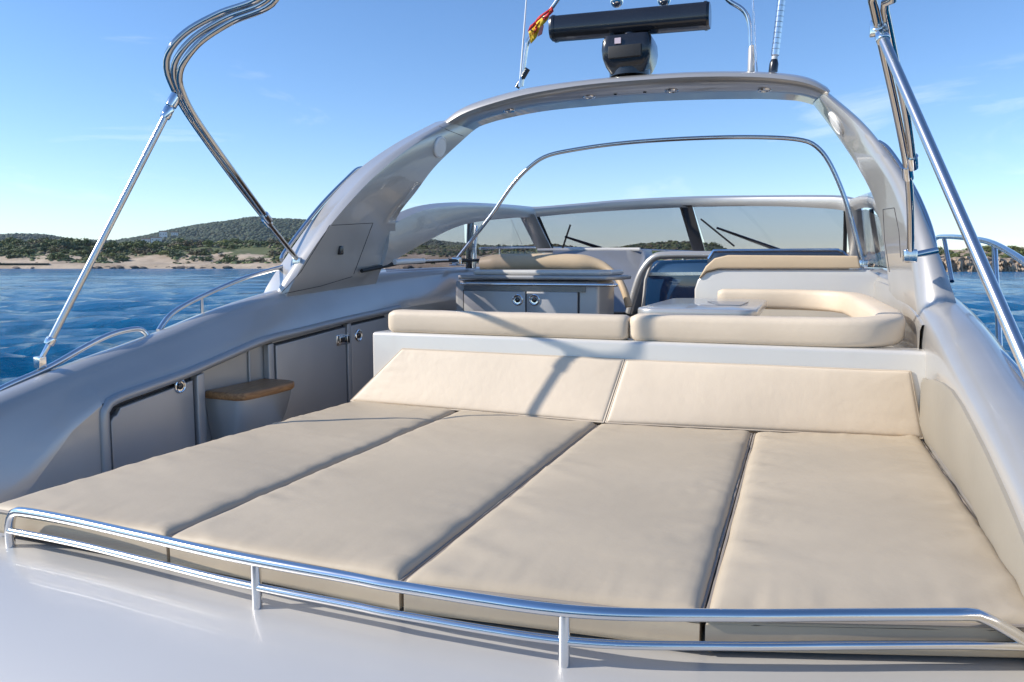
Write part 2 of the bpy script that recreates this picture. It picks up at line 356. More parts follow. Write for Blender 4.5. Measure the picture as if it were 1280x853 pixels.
# boulders at the waterline
def rock_mesh(seed):
    bm = bmesh.new(); bmesh.ops.create_icosphere(bm, subdivisions=2, radius=1)
    for v in bm.verts: v.co *= 1+0.45*noise.noise(v.co*1.3+Vector((seed*7, 0, 0))); v.co.z *= 0.55
    mb = MB(); mb.add([tuple(v.co) for v in bm.verts], [tuple(v.index for v in f.verts) for f in bm.faces]); bm.free(); return mb
RK = []
for s in range(4):
    o = obj('rock', rock_mesh(s), M['rock'], smooth=25); RK.append(o.data); bpy.data.objects.remove(o)
for i in range(70):
    px = rnd.uniform(-30, 395) if i < 52 else rnd.uniform(440, 760)
    if i < 26: px = rnd.uniform(120, 260)
    d = D0+rnd.uniform(-3, 4); o = bpy.data.objects.new('shore_rock', RK[i % 4]); COL.objects.link(o); s = rnd.uniform(.7, 2.2)
    o.location = spot(px, d, WATER+rnd.uniform(.1, .7)); o.scale = (s*1.5, s, s); o.rotation_euler = (0, 0, rnd.uniform(0, 6))
    tag(o, "dark brown boulder at the waterline of the far sandy shore", "rock", "boulders along the far waterline")
# low shed by the water at the left
t = thing('boat_shed', 'long low dark green boat shed at the water on the far left shore', 'shed', spot(30, D0+1, WATER+1))
mb = MB(); a = spot(-12, D0+2, 0); b = spot(62, D0+2, 0)
def slab(mb, px0, px1, d0, d1, z0, z1):
    q = [spot(px0, d0, z0), spot(px1, d0, z0), spot(px1, d1, z0), spot(px0, d1, z0)]; mb.prism(q, (0, 0, z1-z0))
M['shedroof'] = mat('dark_green_roof', (0.035, 0.05, 0.035), 0.7, vary=0.2); M['shedwall'] = mat('shed_wall', (0.06, 0.05, 0.04), 0.8, vary=0.3)
slab(mb, -12, 62, D0+3, D0+9, WATER+.4, WATER+2.2); obj('wall', mb, M['shedwall'], t)
mb = MB(); slab(mb, -14, 64, D0+1, D0+10, WATER+2.2, WATER+2.7); obj('roof', mb, M['shedroof'], t)

# right headland with pale cliffs
DR = 215.0
RT = [(1040, 312), (1120, 310), (1180, 309), (1240, 307), (1300, 305), (1400, 303), (1500, 300)]
def head_z(px, d):
    top = (HZ-interp(RT, px))/FPX*(DR+34) + 2; t = d-DR; cl = 4.0+1.0*fbm(px*.03, 2)
    z = -1.5+(cl+1.5)*sm((t+1.5+2.2*fbm(px*.07, 3))/(4.5+2*fbm(px*.05, 8)))+max(0, top-cl-1.2)*sm((t-5)/32)
    return WATER+max(-1.5, z+0.5*fbm(px*0.06, d*0.3)*sm(t/3))
def head_p(px, d):
    z = head_z(px, d); q = .9*fbm(px*.10, z*1.1, 5) if d < DR+9 else 0
    return spot(px+1.2*fbm(px*.2, z*1.4, 9), d+q*2.2, z)
mb = MB(); rings = [[head_p(px, d) for d in [DR-5+i*.35 for i in range(46)]+[DR+12+i*2 for i in range(14)]+[DR+60, DR+110]] for px in [1040+i*1.5 for i in range(300)]]
mb.loft(rings, closed=False, caps=False); obj('headland', mb, M['cliff'], kind='structure')
for i in range(90):
    px = rnd.uniform(1165, 1330); d = DR+rnd.uniform(7, 34); k = [1, 4, 7, 3, 8][rnd.randrange(5)]; s = rnd.uniform(1.0, 2.1)
    shrub(spot(px, d, head_z(px, d)-.1), s, k, f"{CN[k]} shrub {'at the lip' if d < DR+13 else 'midway up' if d < DR+24 else 'on the crest'} of the pale cliff, {'left of the tall side rail' if px < 1200 else 'framed by the tall side rail' if px < 1250 else 'right of the starboard strut'}", "shrubs on the cliff top", name='cliff_shrub', sz=.75)

# far wooded hills
HILL = [(-400, 296), (-150, 300), (0, 294), (30, 291.5), (60, 293), (100, 299), (150, 301), (180, 295), (215, 287), (250, 281), (290, 276), (320, 272), (345, 274), (375, 275), (420, 279), (480, 290), (560, 303), (640, 308), (720, 312), (900, 322), (1000, 328)]
def hill_z(px, d, D=2300.0):
    top = (HZ-interp(HILL, px)-2.0)/FPX*D
    t = (d-1500)/(D-1500)
    z = top*(sm(t) if t < 1 else 1-0.5*sm((t-1)/1.2)) + 16*fbm(px*.012, d*.003)*sm(t*3)*(0.3+0.7*sm((1-t)*2))
    return WATER+max(-1, z+0.5)
mb = MB(); rings = [[spot(px, d, hill_z(px, d)) for d in [1480+i*35 for i in range(40)]] for px in [-420+i*7 for i in range(205)]]
mb.loft(rings, closed=False, caps=False); obj('far_hill', mb, M['hill'], kind='structure')
mb = MB(); bm = bmesh.new(); bmesh.ops.create_icosphere(bm, subdivisions=1, radius=1); iv = [v.co.copy() for v in bm.verts]; ifc = [tuple(v.index for v in f.verts) for f in bm.faces]; bm.free()
for i in range(13000):
    px = rnd.uniform(-100, 720) if i % 3 else rnd.uniform(150, 420); d = 1500+rnd.random()*880
    z = hill_z(px, d); s = rnd.uniform(3, 6.5); p = spot(px, d, z+s*.3)
    if z < WATER+2: continue
    mb.add([p+Vector((c.x*s*rnd.uniform(.8, 1.2), c.y*s, c.z*s*rnd.uniform(.6, .9))) for c in iv], ifc, 0 if rnd.random() < .7 else 1)
WOODM = [mat('hill_foliage', (0.030, 0.050, 0.022), 0.8, vary=0.3, vscale=.05), mat('hill_foliage_light', (0.050, 0.065, 0.028), 0.8, vary=0.3, vscale=.05)]
obj('hill_wood', mb, WOODM, smooth=180, kind='stuff')
M['house'] = mat('white_render', (0.80, 0.77, 0.72), 0.8, vary=0.05); M['roof'] = mat('clay_roof', (0.40, 0.22, 0.14), 0.8, vary=0.2)
for k, (px, d, w, h, lab) in enumerate([(186, 1900, 20, 12, 'tall white villa leftmost on the wooded hillside far away'), (199, 1880, 24, 10, 'broad white villa in the middle of the cluster on the far wooded hillside'), (208, 1930, 18, 14, 'small white villa with tall front at the right of the hillside cluster'), (222, 1960, 16, 8, 'single white villa standing high on the far wooded hill')]):
    z = hill_z(px, d)+5; p = spot(px, d, z); t = thing('hillside_villa', lab, 'house', p)
    F = spot(px, d, 0).normalized(); S = Vector((F.y, -F.x, 0))
    def bx(n_, w0, w1, d0, d1, z0, z1, m, par):
        q = [p+S*w0+F*d0, p+S*w1+F*d0, p+S*w1+F*d1, p+S*w0+F*d1]; mm = MB(); mm.prism([v+Vector((0, 0, z0)) for v in q], (0, 0, z1-z0)); return obj(n_, mm, m, par)
    wl = bx('wall', -w/2, w/2, 0, 14, -12, h, M['house'], t); bx('roof', -w/2-1, w/2+1, -1, 15, h, h+2.2, M['roof'], t)
    for c in range(3): bx('window', -w/2+w*(c+.38)/3, -w/2+w*(c+.62)/3, -.25, .2, h*.45, h*.65, M['dark'], t)

# ------------------------------------------------------------------ the yacht
yacht = thing('motor_yacht', 'silver motor yacht seen from its aft sun deck, lying at anchor on blue water', 'yacht', (-1.25, 5, WATER))
CRZ = [(0.2, -1.0), (0.6, -.86), (1.2, -.75), (1.7, -.63), (2.1, -.533), (2.47, -.442), (2.94, -.35), (3.4, -.245), (3.86, -.166), (4.3, -.115), (4.7, -.075), (5.1, -.05), (6.0, -.025), (7, -.02), (8.4, .0)]
CRX = [(0.2, 0.10), (1.2, 0.03), (2.1, 0.0), (5.0, 0.0), (6.0, 0.05), (7, .1), (8.4, .2)]     # how far the crest has come inboard
MZ = [(2.45, -.609), (2.93, -.545), (3.54, -.432), (4.36, -.372), (5.13, -.329)]
def crest(Y): return interp([(a, b) for a, b in CRZ], Y)
sc_crz = [Vector((y, z, 0)) for y, z in CRZ]
SPL = spline([(0, y, z) for y, z in CRZ], 6); CRS = [(p.y, p.z) for p in SPL]
def port_ring(Y, rec):
    x = -3.05+interp(CRX, Y); z = interp(CRS, Y); zm = interp(MZ, Y) if 2.45 <= Y <= 5.13 else z-.167-.30*sm((2.45-Y)/.6) if Y < 3 else z-.28
    zm = min(zm, z-.1); k = (z-zm)
    inner = [(.04, -.006), (.075, -.024), (.105, -.05-.06*k), (.128, -.05-.22*k), (.158, -.045-.52*(k-.045)), (.182, -.045-.77*(k-.045)), (.2, -k)]
    outer = [(-.30, -1.3), (-.16, -.55), (-.13, -.25), (-.115, -.10), (-.085, -.035), (-.045, -.008), (0, 0)]
    pts = [(x+a, Y, z+b) for a, b in outer+inner]
    xw = -2.895 if rec else -2.85+interp(CRX, Y)
    pts += [(xw, Y, zm-.004), (xw, Y, zm-.05), (xw, Y, -1.0), (xw, Y, -1.6)]
    return pts
ys = [0.2, .4, .6, .9, 1.2, 1.45, 1.7, 1.9, 2.1, 2.3, 2.449]; ys2 = [2.451]+[2.451+(5.129-2.451)*i/24 for i in range(1, 25)]; ys3 = [5.131, 5.4, 5.7, 6, 6.5, 7, 7.7, 8.4]
mb = MB(); mb.loft([port_ring(y, False) for y in ys]+[port_ring(y, True) for y in ys2]+[port_ring(y, False) for y in ys3], closed=False, caps=False)
obj('bulwark', mb, M['paint'], yacht, smooth=35, label='port side bulwark')
# starboard bulwark
def stbd_ring(Y):
    x = .62-interp(CRX, Y); z = interp(CRS, Y)
    pts = [(x+a, Y, z+b) for a, b in [(.32, -1.3), (.20, -.55), (.17, -.28), (.145, -.13), (.11, -.05), (.06, -.012), (0, 0), (-.05, -.012), (-.09, -.04), (-.103, -.075), (-.108, -.16), (-.10, -.30), (-.10, -.5)]]
    return pts
mb = MB(); mb.loft([stbd_ring(y) for y in [.2+i*.2 for i in range(42)]], closed=False, caps=False)
obj('bulwark', mb, M['paint'], yacht, label='starboard side bulwark')
# starboard vinyl side lining, with a gap where the sofa begins
for y0, y1 in ((.8, 3.712), (3.722, 6.2)):
    mb = MB(); rr = []
    n = 16
    for i in range(n+1):
        Y = y0+(y1-y0)*i/n; x = .62-.108-interp(CRX, Y); z = interp(CRS, Y)-.07
        if y0 < 1: z = min(z-.005, -.43-.05*sm((Y-3.2)/.45))
        e = min(1, i/1.0, (n-i)/1.0)
        rr.append([(x+.02, Y, z), (x-.005, Y, z-.006), (x-.012, Y, z-.03), (x-.012+.03*0, Y, z-.2), (.525, Y, -.75), (.55, Y, -1.1)])
    mb.loft(rr, closed=False, caps=False); obj('side_lining', mb, M['lining'] if y0 < 1 else M['paint'], yacht)
# hull with foredeck
mb = MB(); rr = []
for Y, hx, zt in [(-.2, 1.7, -1.35), (.3, 1.85, -1.05), (1, 1.98, -.9), (3, 2.02, -.55), (5, 2.02, -.35), (7, 1.92, -.3), (8.5, 1.78, -.2), (10, 1.4, -.2), (11.5, .85, -.2), (12.8, .2, -.2), (13.1, .02, -.2)]:
    c = -1.22; rr.append([(c-hx*.75, Y, -2.5), (c-hx, Y, -1.7), (c-hx*1.02, Y, zt), (c+hx*1.02, Y, zt), (c+hx, Y, -1.7), (c+hx*.75, Y, -2.5)])
mbh = MB(); mbh.loft([[r[0], r[1], r[2]] for r in rr], closed=False); mbh.loft([[r[3], r[4], r[5]] for r in rr], closed=False)
mbh.add(rr[0], [(0, 1, 2, 3, 4, 5)])
obj('hull', mbh, M['paint'], yacht)
mb = MB(); rf = []
for Y, hx, zt in [(8.25, 1.84, -.19), (9, 1.7, -.15), (10, 1.44, -.12), (11.5, .88, -.13), (12.8, .24, -.18), (13.1, .03, -.19)]:
    rf.append([(-1.22+hx*s, Y, zt+.10*(1-s*s)) for s in [-1, -.6, -.2, .2, .6, 1]])
mb.loft(rf, closed=False); obj('foredeck', mb, M['white'], yacht)
mb = MB(); mb.box(-2.9, .55, 3.8, 8.2, -1.5, -1.46); mb.box(-2.9, -2.30, .8, 3.8, -1.5, -1.458); obj('cockpit_sole', mb, M['sole'], yacht)
# aft deck: flat below the pads, rolling down aft
def rail_y(x): return interp([(-2.3, 1.56), (-2.114, 1.53), (-1.885, 1.515), (-1.284, 1.462), (-.81, 1.45), (-.43, 1.468), (-.13, 1.56), (.36, 1.75), (.6, 1.85)], x)
mb = MB(); rr = []
xs = [-3.0+i*.12 for i in range(31)]
for s, z in [(2.2, -.838), (.3, -.838), (.08, -.838), (0, -.84), (-.08, -.845), (-.18, -.86), (-.32, -.892), (-.5, -.95), (-.7, -1.04), (-.9, -1.16), (-1.05, -1.3), (-1.15, -1.5), (-1.2, -2.1)]:
    rr.append([(x, (3.62 if s > 2 else rail_y(x)+s), z-(0.10*sm((-2.25-x)/.5))) for x in xs])
mb.loft(rr, closed=False); obj('aft_deck', mb, M['deck'], yacht, smooth=60)

# moulding over the lockers
path = [(-2.852, 2.452, -.95), (-2.852, 2.455, -.68), (-2.852, 2.468, -.635), (-2.852, 2.51, -.603)]+[(-2.852, y, interp(MZ, y)) for y in (2.7, 2.93, 3.2, 3.54, 3.9, 4.36, 4.75, 5.12)]
mb = MB(); mb.tube(resample(spline(path, 6), 70), .024, 12); obj('locker_moulding', mb, M['satin'], yacht)
def latch(c, ax, R, par):
    mb = MB(); mb.torus(c, ax, R, R*.22); mb.lathe(c, ax, [(R*.95, -.004), (R*.95, .002), (R*.6, .001), (R*.55, -.003)], 20, mi=0)
    mb.lathe(Vector(c)+Vector(ax)*.002, ax, [(R*.5, -.004), (R*.5, .006), (R*.3, .009)], 16, mi=1)
    return obj('latch', mb, [M['chrome'], M['black']], par)
def yz(name, poly, x0, th, m, bevel=.006, label=None):
    mb = MB(); mb.prism([(x0, y, z) for y, z in poly], (th, 0, 0)); return obj(name, mb, m, yacht, bevel=bevel, label=label)
XW = -2.894
def mz(y, o=.045): return interp(MZ, y)-o
yz('gap_shade_plate', [(2.488, -1.3), (2.488, -.66)]+[(y, mz(y, .038)) for y in (2.56, 2.85, 3.011)]+[(3.011, -1.3)], XW, .006, M['dark'], bevel=0)  # dark backing plates: the shade in the door gaps is put into their colour
yz('gap_shade_plate', [(4.40, -1.3)]+[(y, mz(y, .038)) for y in (4.40, 4.6, 4.96)]+[(4.96, -1.3)], XW, .006, M['dark'], bevel=0)
yz('gap_shade_plate', [(3.663, -1.3)]+[(y, mz(y, .040)) for y in (3.663, 3.9, 4.15, 4.399)]+[(4.399, -1.3)], XW, .006, M['dark'], bevel=0)
d1 = yz('locker_door', [(2.50, -1.3), (2.50, -.70), (2.515, -.68), (2.535, -.675), (2.55, -.655), (2.552, mz(2.55, .05))]+[(y, mz(y, .05)) for y in (2.7, 2.85, 3.0)]+[(3.0, -1.3)], XW, .034, M['satin'], label='locker door nearest the stern with a round latch')
latch(Vector((XW+.036, 2.91, -.60)), (1, 0, 0), .030, d1)
yz('locker_post', [(3.012, -1.3), (3.012, mz(3.01, .03)), (3.065, mz(3.06, .03)), (3.065, -1.3)], XW, .05, M['satin'])
yz('locker_bead', [(3.45, -1.3), (3.45, mz(3.45, .03)), (3.462, mz(3.46, .03)), (3.462, -1.3)], XW, .012, M['satin'], bevel=.003)
yz('locker_post', [(3.585, -1.3), (3.585, mz(3.58, .03)), (3.635, mz(3.63, .03)), (3.635, -1.3)], XW, .04, M['satin'])
yz('gap_shade_plate', [(3.636, -1.3), (3.636, mz(3.64, .03)), (3.662, mz(3.66, .03)), (3.662, -1.3)], XW, .006, M['dark'], bevel=0)  # dark strip coloured as the shade between post and door
d2 = yz('locker_door', [(3.664, -1.3)]+[(y, mz(y, .05)) for y in (3.664, 3.9, 4.15, 4.40)]+[(4.40, -1.3)], XW, .032, M['satin'], label='large locker door beside the wooden step')
c = Vector((XW+.034, 4.37, mz(4.37)-.085)); mb = MB(); mb.box(c.x-.004, c.x+.006, c.y-.09, c.y+.07, c.z-.035, c.z+.035); mb.box(c.x, c.x+.012, c.y-.06, c.y+.0, c.z-.018, c.z+.02, 1); mb.box(c.x, c.x+.016, c.y+.02, c.y+.05, c.z-.025, c.z+.025, 1)
obj('latch', mb, [M['chrome'], M['black']], d2, bevel=.003, seg=2)
yz('locker_post', [(4.412, -1.3), (4.412, mz(4.41, .03)), (4.46, mz(4.46, .03)), (4.46, -1.3)], XW, .04, M['satin'])
d3 = yz('locker_door', [(4.475, -1.3)]+[(y, mz(y, .05)) for y in (4.475, 4.7, 4.95)]+[(4.95, -1.3)], XW, .030, M['satin'], label='locker door farthest forward beside the galley')
latch(Vector((XW+.031, 4.56, mz(4.56)-.085)), (1, 0, 0), .036, d3)
# boarding step with teak tread
t = thing('boarding_step', 'small boarding step with oiled teak tread between the port locker doors', 'step', (-2.8, 3.25, -.9))
zt = -.655
poly = [(-2.89, 3.10), (-2.68, 3.09), (-2.635, 3.12), (-2.625, 3.2), (-2.62, 3.35), (-2.63, 3.50), (-2.66, 3.56), (-2.72, 3.585), (-2.89, 3.582)]
mb = MB(); mb.prism([(x, y, zt-.042) for x, y in poly], (0, 0, .042)); obj('tread', mb, M['teak'], t, bevel=.014, seg=4)
mb = MB(); ri = []
for k, (s, z) in enumerate([(.94, zt-.041), (.92, zt-.08), (.82, zt-.17), (.62, zt-.28), (.4, zt-.40)]):
    ri.append([(-2.893+(x+2.893)*s, 3.34+(y-3.34)*(.5+.5*s)*.97, z) for x, y in poly])
mb.loft(ri); obj('bracket', mb, M['paint'], t, smooth=50)

# radar arch
def leg_ring(A, R, B, out, bul=(0, 0, 0)):
    A, R, B = Vector(A), Vector(R), Vector(B); C = B+Vector(out)*.8; D_ = A+Vector(out)
    b_ = Vector(bul)
    return [A, A.lerp(R, .25)+b_*.7, A.lerp(R, .5)+b_, A.lerp(R, .78)+b_*.7, R, R.lerp(B, .06)+Vector(out)*-.05, R.lerp(B, .4)+Vector(out)*-.04, R.lerp(B, .75)+Vector(out)*-.02, B, B.lerp(C, .5)+(B-A)*.03, C, D_.lerp(C, .5), D_]
def refine(ringlist, n):
    cols = [spline([r[k] for r in ringlist], n) for k in range(len(ringlist[0]))]
    return [[c[i] for c in cols] for i in range(len(cols[0]))]
PA = [((345, 366), -3.05), ((372, 322), -3.0), ((415, 262), -2.92), ((460, 213), -2.82), ((510, 177), -2.72), ((560, 150), -2.62)]
PR = [((361, 364), -2.95), ((389, 315), -2.88), ((425, 267), -2.80), ((471, 218), -2.71), ((519, 180), -2.63), ((564, 154), -2.57)]
PB = [((476, 338), -2.88), ((494, 304), -2.85), ((496, 273), -2.8), ((520, 240), -2.72), ((547, 205), -2.64), ((592, 163), -2.5)]
rings = [leg_ring(at(*a[0], X=a[1]), at(*r[0], X=r[1]), at(*b[0], X=b[1]), (-.13, .05, .0), (-.012, -.022, .0)) for a, r, b in zip(PA, PR, PB)]
low = [Vector(p)+Vector((-.10, .06, -.16)) for p in rings[0]]
mb = MB(); mb.loft(refine([low]+rings, 8)); arch = obj('arch_leg', mb, M['paint'], yacht, smooth=50, label='port leg of the radar arch')
SA = [((1194, 374), 3.90), ((1164, 292), 4.15), ((1139, 234), 4.5), ((1110, 192), 4.85), ((1078, 154), 5.2), ((1036, 118), 5.5)]
SR = [((1146, 380), 3.95), ((1136, 300), 4.20), ((1118, 240), 4.55), ((1094, 200), 4.9), ((1066, 164), 5.25), ((1024, 122), 5.53)]
SB = [((1112, 345), 4.85), ((1104, 290), 5.05), ((1093, 248), 5.25), ((1072, 208), 5.5), ((1045, 168), 5.75), ((1016, 130), 5.95)]
rings = [leg_ring(at(*a[0], Y=a[1]), at(*r[0], Y=r[1]), at(*b[0], Y=b[1]), (.0, .09, .03), (.0, -.055, .0)) for a, r, b in zip(SA, SR, SB)]
low = [Vector(p)+Vector((.01, -.02, -.10)) for p in rings[0]]
mb = MB(); mb.loft(refine([low]+rings, 8)); arch2 = obj('arch_leg', mb, M['paint'], yacht, smooth=50, label='starboard leg of the radar arch')
# crossbeam
T = [(555, 152), (575, 137), (610, 124), (660, 111), (730, 101), (800, 95), (870, 91), (940, 91), (990, 95), (1018, 102), (1038, 114)]
Lw = [(559, 158), (582, 146), (616, 134), (666, 121), (733, 110), (800, 104), (870, 100), (940, 100), (988, 104), (1014, 110), (1035, 119)]
Uf = [(590, 165), (603, 157), (634, 148), (682, 139), (740, 133), (800, 128), (870, 125), (940, 124), (978, 125), (1000, 127), (1018, 132)]
rings = []
for a, b, c in zip(T, Lw, Uf):
    A = at(*a, Y=5.50); B = at(*b, Y=5.47); C = at(*c, Y=6.02)
    Dd = C+Vector((0, .05, .05)); E_ = C+Vector((0, .0, .13))
    rings.append([A, A.lerp(B, .3)+Vector((0, -.025, 0)), A.lerp(B, .7)+Vector((0, -.025, 0)), B, B.lerp(C, .08)+Vector((0, 0, -.008)), B.lerp(C, .5), C, Dd, E_, A.lerp(E_, .6)+Vector((0, 0, .03)), A.lerp(E_, .2)+Vector((0, 0, .02))])
BEAM = rings
mb = MB(); mb.loft(refine(rings, 6)); beam = obj('arch_beam', mb, M['paint'], yacht, smooth=50)
def beam_under(px):                                       # a point on the underside of the beam
    xs_ = [a[0] for a in Lw]
    for i in range(len(xs_)-1):
        if xs_[i] <= px <= xs_[i+1]:
            s = (px-xs_[i])/(xs_[i+1]-xs_[i]); return (BEAM[i][3].lerp(BEAM[i+1][3], s)).lerp(BEAM[i][6].lerp(BEAM[i+1][6], s), .45)
for px in (628, 733, 840, 958):
    p = beam_under(px); mb = MB(); mb.torus(p+Vector((0, 0, -.002)), (0, 0, 1), .042, .008, 20, 6); mb.lathe(p, (0, 0, 1), [(.038, .01), (.038, -.004), (.02, -.007)], 16, mi=1)
    obj('downlight', mb, [M['chrome'], M['clear']], beam)
for px in (768, 806):
    p = beam_under(px); mb = MB(); mb.lathe(p, (0, 0, 1), [(.012, .01), (.012, -.006), (.004, -.008)], 10); obj('sensor', mb, M['black'], beam)
# round speakers on the legs
def disc(name, c, ax, R, m, par):
    mb = MB(); mb.lathe(c, ax, [(R, -.01), (R, .006), (R*.86, .014), (R*.8, .010), (R*.3, .013), (.001, .014)], 28); return obj(name, mb, m, par)
# dark joint lines of the fairing panels, laid on the legs' skin
from mathutils.bvhtree import BVHTree
def on(o, px, py, nrm=False):
    bm = bmesh.new(); bm.from_mesh(o.data); key = o.name
    if key not in ON: ON[key] = BVHTree.FromBMesh(bm)
    bm.free(); org = Vector(root_loc(o))
    h = ON[key].ray_cast(-org, at(px, py, D=1).normalized())
    if nrm: return h[0]+org, h[1].copy()
    return (h[0]+org+h[1]*.001) if h[0] else None
ON = {}
def seam(o, pts, r=.0019):
    q = []
    for (x0, y0), (x1, y1) in zip(pts, pts[1:]):
        n_ = max(2, int(math.hypot(x1-x0, y1-y0)/4))
        q += [on(o, x0+(x1-x0)*k/n_, y0+(y1-y0)*k/n_) for k in range(n_+1)]
    q = [p for p in q if p]; q2 = [q[0]]
    for p in q[1:]:
        if .004 < (p-q2[-1]).length < .25: q2.append(p)
    if len(q2) > 2: mb = MB(); mb.tube(q2, r, 6); obj('panel_joint', mb, M['dark'], o)
def speaker(o, px, py, R_):
    p, n_ = on(o, px, py, True)
    if n_.dot(p) > 0: n_ = -n_
    disc('speaker', p+n_*.006, n_, R_, M['speaker'], o)
speaker(arch, 549, 184, .080); speaker(arch2, 1046, 154, .085)
seam(arch, [(352, 366), (376, 340), (412, 282), (466, 279), (442, 343)])
seam(arch, [(356, 367), (400, 358), (440, 346)])
seam(arch, [(549, 158), (560, 163), (583, 172)])
seam(arch2, [(1104, 262), (1118, 260), (1124, 290), (1126, 322)])
seam(arch2, [(1104, 262), (1106, 300), (1112, 340)])
mb = MB(); p = on(arch, 424, 313); mb.box(p.x-.02, p.x+.02, p.y-.012, p.y+.025, p.z-.03, p.z+.03); obj('catch', mb, M['black'], arch, bevel=.008)

# windscreen frame, panes, wipers
def bar(name, top, bot, out, m, par, bevel=.01):
    """a flat member between two matching edge polylines, given depth by the vector out"""
    mb = MB(); k = len(top); out = Vector(out)
    rr = [[Vector(a), Vector(a).lerp(Vector(b), .5)-out*.18, Vector(b), Vector(b)+out, Vector(a)+out] for a, b in zip(top, bot)]
    mb.loft(refine(rr, 5)); return obj(name, mb, m, par, smooth=50)
ft = [((488, 282), -2.83, 0), ((530, 263), -2.83, 0), ((580, 257), -2.83, 0), ((640, 259), -2.78, 0), ((675, 262), -2.71, 0)]
fb = [((478, 335), -2.85), ((530, 304), -2.85), ((580, 281), -2.85), ((636, 273), -2.80), ((665, 272), -2.73)]
frame = bar('windscreen_frame', [at(*p, X=x) for p, x, _ in ft], [at(*p, X=x) for p, x in fb], (-.08, 0, .03), M['paint'], yacht)
WY = [(640, 7.8), (672, 7.95), (760, 8.35), (868, 8.6), (980, 8.35), (1062, 7.95), (1085, 7.8)]
WB = [(640, 8.1), (690, 8.3), (780, 8.8), (880, 9.1), (980, 8.8), (1062, 8.3), (1085, 8.1)]
tp = [(655, 261), (672, 261), (720, 257), (780, 252), (868, 248), (960, 247), (1040, 247), (1066, 250), (1082, 255)]
tb = [(655, 273), (676, 271), (720, 267), (780, 263), (868, 259), (960, 258), (1035, 261), (1058, 265), (1068, 272)]
bar('windscreen_rim', [at(*p, Y=interp(WY, p[0])) for p in tp], [at(*p, Y=interp(WY, p[0])+.01) for p in tb], (0, .10, .03), M['paint'], yacht)
def pane(name, edge_t, edge_b, par, nrm):
    mb = MB(); k = 14; a = resample(edge_t, k); b = resample(edge_b, k); n_ = Vector(nrm)
    mb.loft([[p, q, q+n_, p+n_] for p, q in zip(a, b)]); return obj(name, mb, M['glass'], par)
def wt(px, py): return at(px, py, Y=interp(WY, px)+.03)
def wb(px, py): return at(px, py, Y=interp(WB, px))
pane('windscreen_pane', [wt(672, 271), wt(720, 266), wt(780, 262), wt(852, 259)], [wb(692, 314), wb(740, 314), wb(800, 314), wb(870, 314)], yacht, (0, .008, 0))
pane('windscreen_pane', [wt(866, 258), wt(940, 257), wt(1000, 258), wt(1058, 262)], [wb(884, 314), wb(950, 315), wb(1000, 316), wb(1056, 318)], yacht, (0, .008, 0))
def strut(name, a, b, wv, dv, m, par):
    a, b, wv, dv = Vector(a), Vector(b), Vector(wv), Vector(dv); mb = MB(); mb.loft([[a-wv, a+wv, a+wv+dv, a-wv+dv], [b-wv, b+wv, b+wv+dv, b-wv+dv]]); return obj(name, mb, m, par, bevel=.006, seg=2)
strut('centre_mullion', wt(857, 257)-Vector((0, .02, 0)), wb(874, 315)-Vector((0, .02, 0)), (.07, 0, 0), (0, .05, 0), M['black'], yacht)
strut('windscreen_pillar', at(658, 268, Y=7.8), at(682, 316, Y=8.15), (.09, 0, 0), (-.02, .1, 0), M['paint'], yacht)
strut('pane_seal', wt(672, 269)-Vector((0, .012, 0)), wb(692, 315)-Vector((0, .012, 0)), (.018, 0, 0), (0, .02, 0), M['rubber'], yacht)
strut('pane_seal', wt(1057, 262)-Vector((0, .012, 0)), wb(1056, 318)-Vector((0, .012, 0)), (.018, 0, 0), (0, .02, 0), M['rubber'], yacht)
strut('windscreen_pillar', at(1066, 258, Y=7.7), at(1072, 322, Y=8.0), (.07, 0, 0), (.02, .1, 0), M['paint'], yacht)
# port side panes
pane('side_pane', [at(480, 328, X=-2.88), at(530, 298, X=-2.88), at(580, 274, X=-2.88)], [at(484, 340, X=-2.88), at(530, 338, X=-2.88), at(582, 335, X=-2.88)], yacht, (-.008, 0, 0))
pane('side_pane', [at(590, 272, X=-2.87), at(636, 267, X=-2.83)], [at(594, 335, X=-2.87), at(660, 322, X=-2.83)], yacht, (-.008, 0, 0))
pane('side_pane', [at(636, 267, X=-2.83), at(655, 268, X=-2.80)], [at(660, 322, X=-2.83), at(672, 320, X=-2.80)], yacht, (-.008, 0, 0))
strut('side_mullion', at(590, 278, X=-2.87), at(588, 336, X=-2.87), (0, .05, 0), (-.03, 0, 0), M['black'], yacht)
strut('side_mullion', at(597, 282, X=-2.86), at(594, 336, X=-2.86), (0, .02, 0), (-.02, 0, 0), M['steel'], yacht)
# starboard side of the windscreen
ft = [(1062, 250, 7.9), (1078, 244, 7.0), (1090, 243, 6.3), (1100, 250, 5.4)]; fb = [(1066, 264, 7.9), (1080, 260, 7.0), (1091, 262, 6.3), (1100, 275, 5.4)]
bar('windscreen_frame', [at(x, y, Y=d) for x, y, d in ft], [at(x, y, Y=d) for x, y, d in fb], (.08, .0, .03), M['paint'], yacht)
pane('side_pane', [at(1070, 264, Y=7.8), at(1082, 262, Y=6.9), at(1099, 272, Y=5.5)], [at(1076, 328, Y=7.8), at(1092, 330, Y=6.9), at(1112, 335, Y=5.5)], yacht, (.008, 0, 0))
strut('side_mullion', at(1086, 262, Y=6.5), at(1097, 332, Y=6.5), (0, .05, 0), (.03, 0, 0), M['black'], yacht)
def wiper(pts_arm, pts_bl, lab):
    mb = MB(); mb.tube([wb(*p)+Vector((0, -.02, 0)) if i == 0 else at(*p, Y=8.45) for i, p in enumerate(pts_arm)], [.022, .012], 8); a = obj('wiper_arm', mb, M['black'], yacht, label=lab)
    mb = MB(); mb.tube([at(*p, Y=8.47) for p in pts_bl], .011, 6); obj('blade', mb, M['rubber'], a)
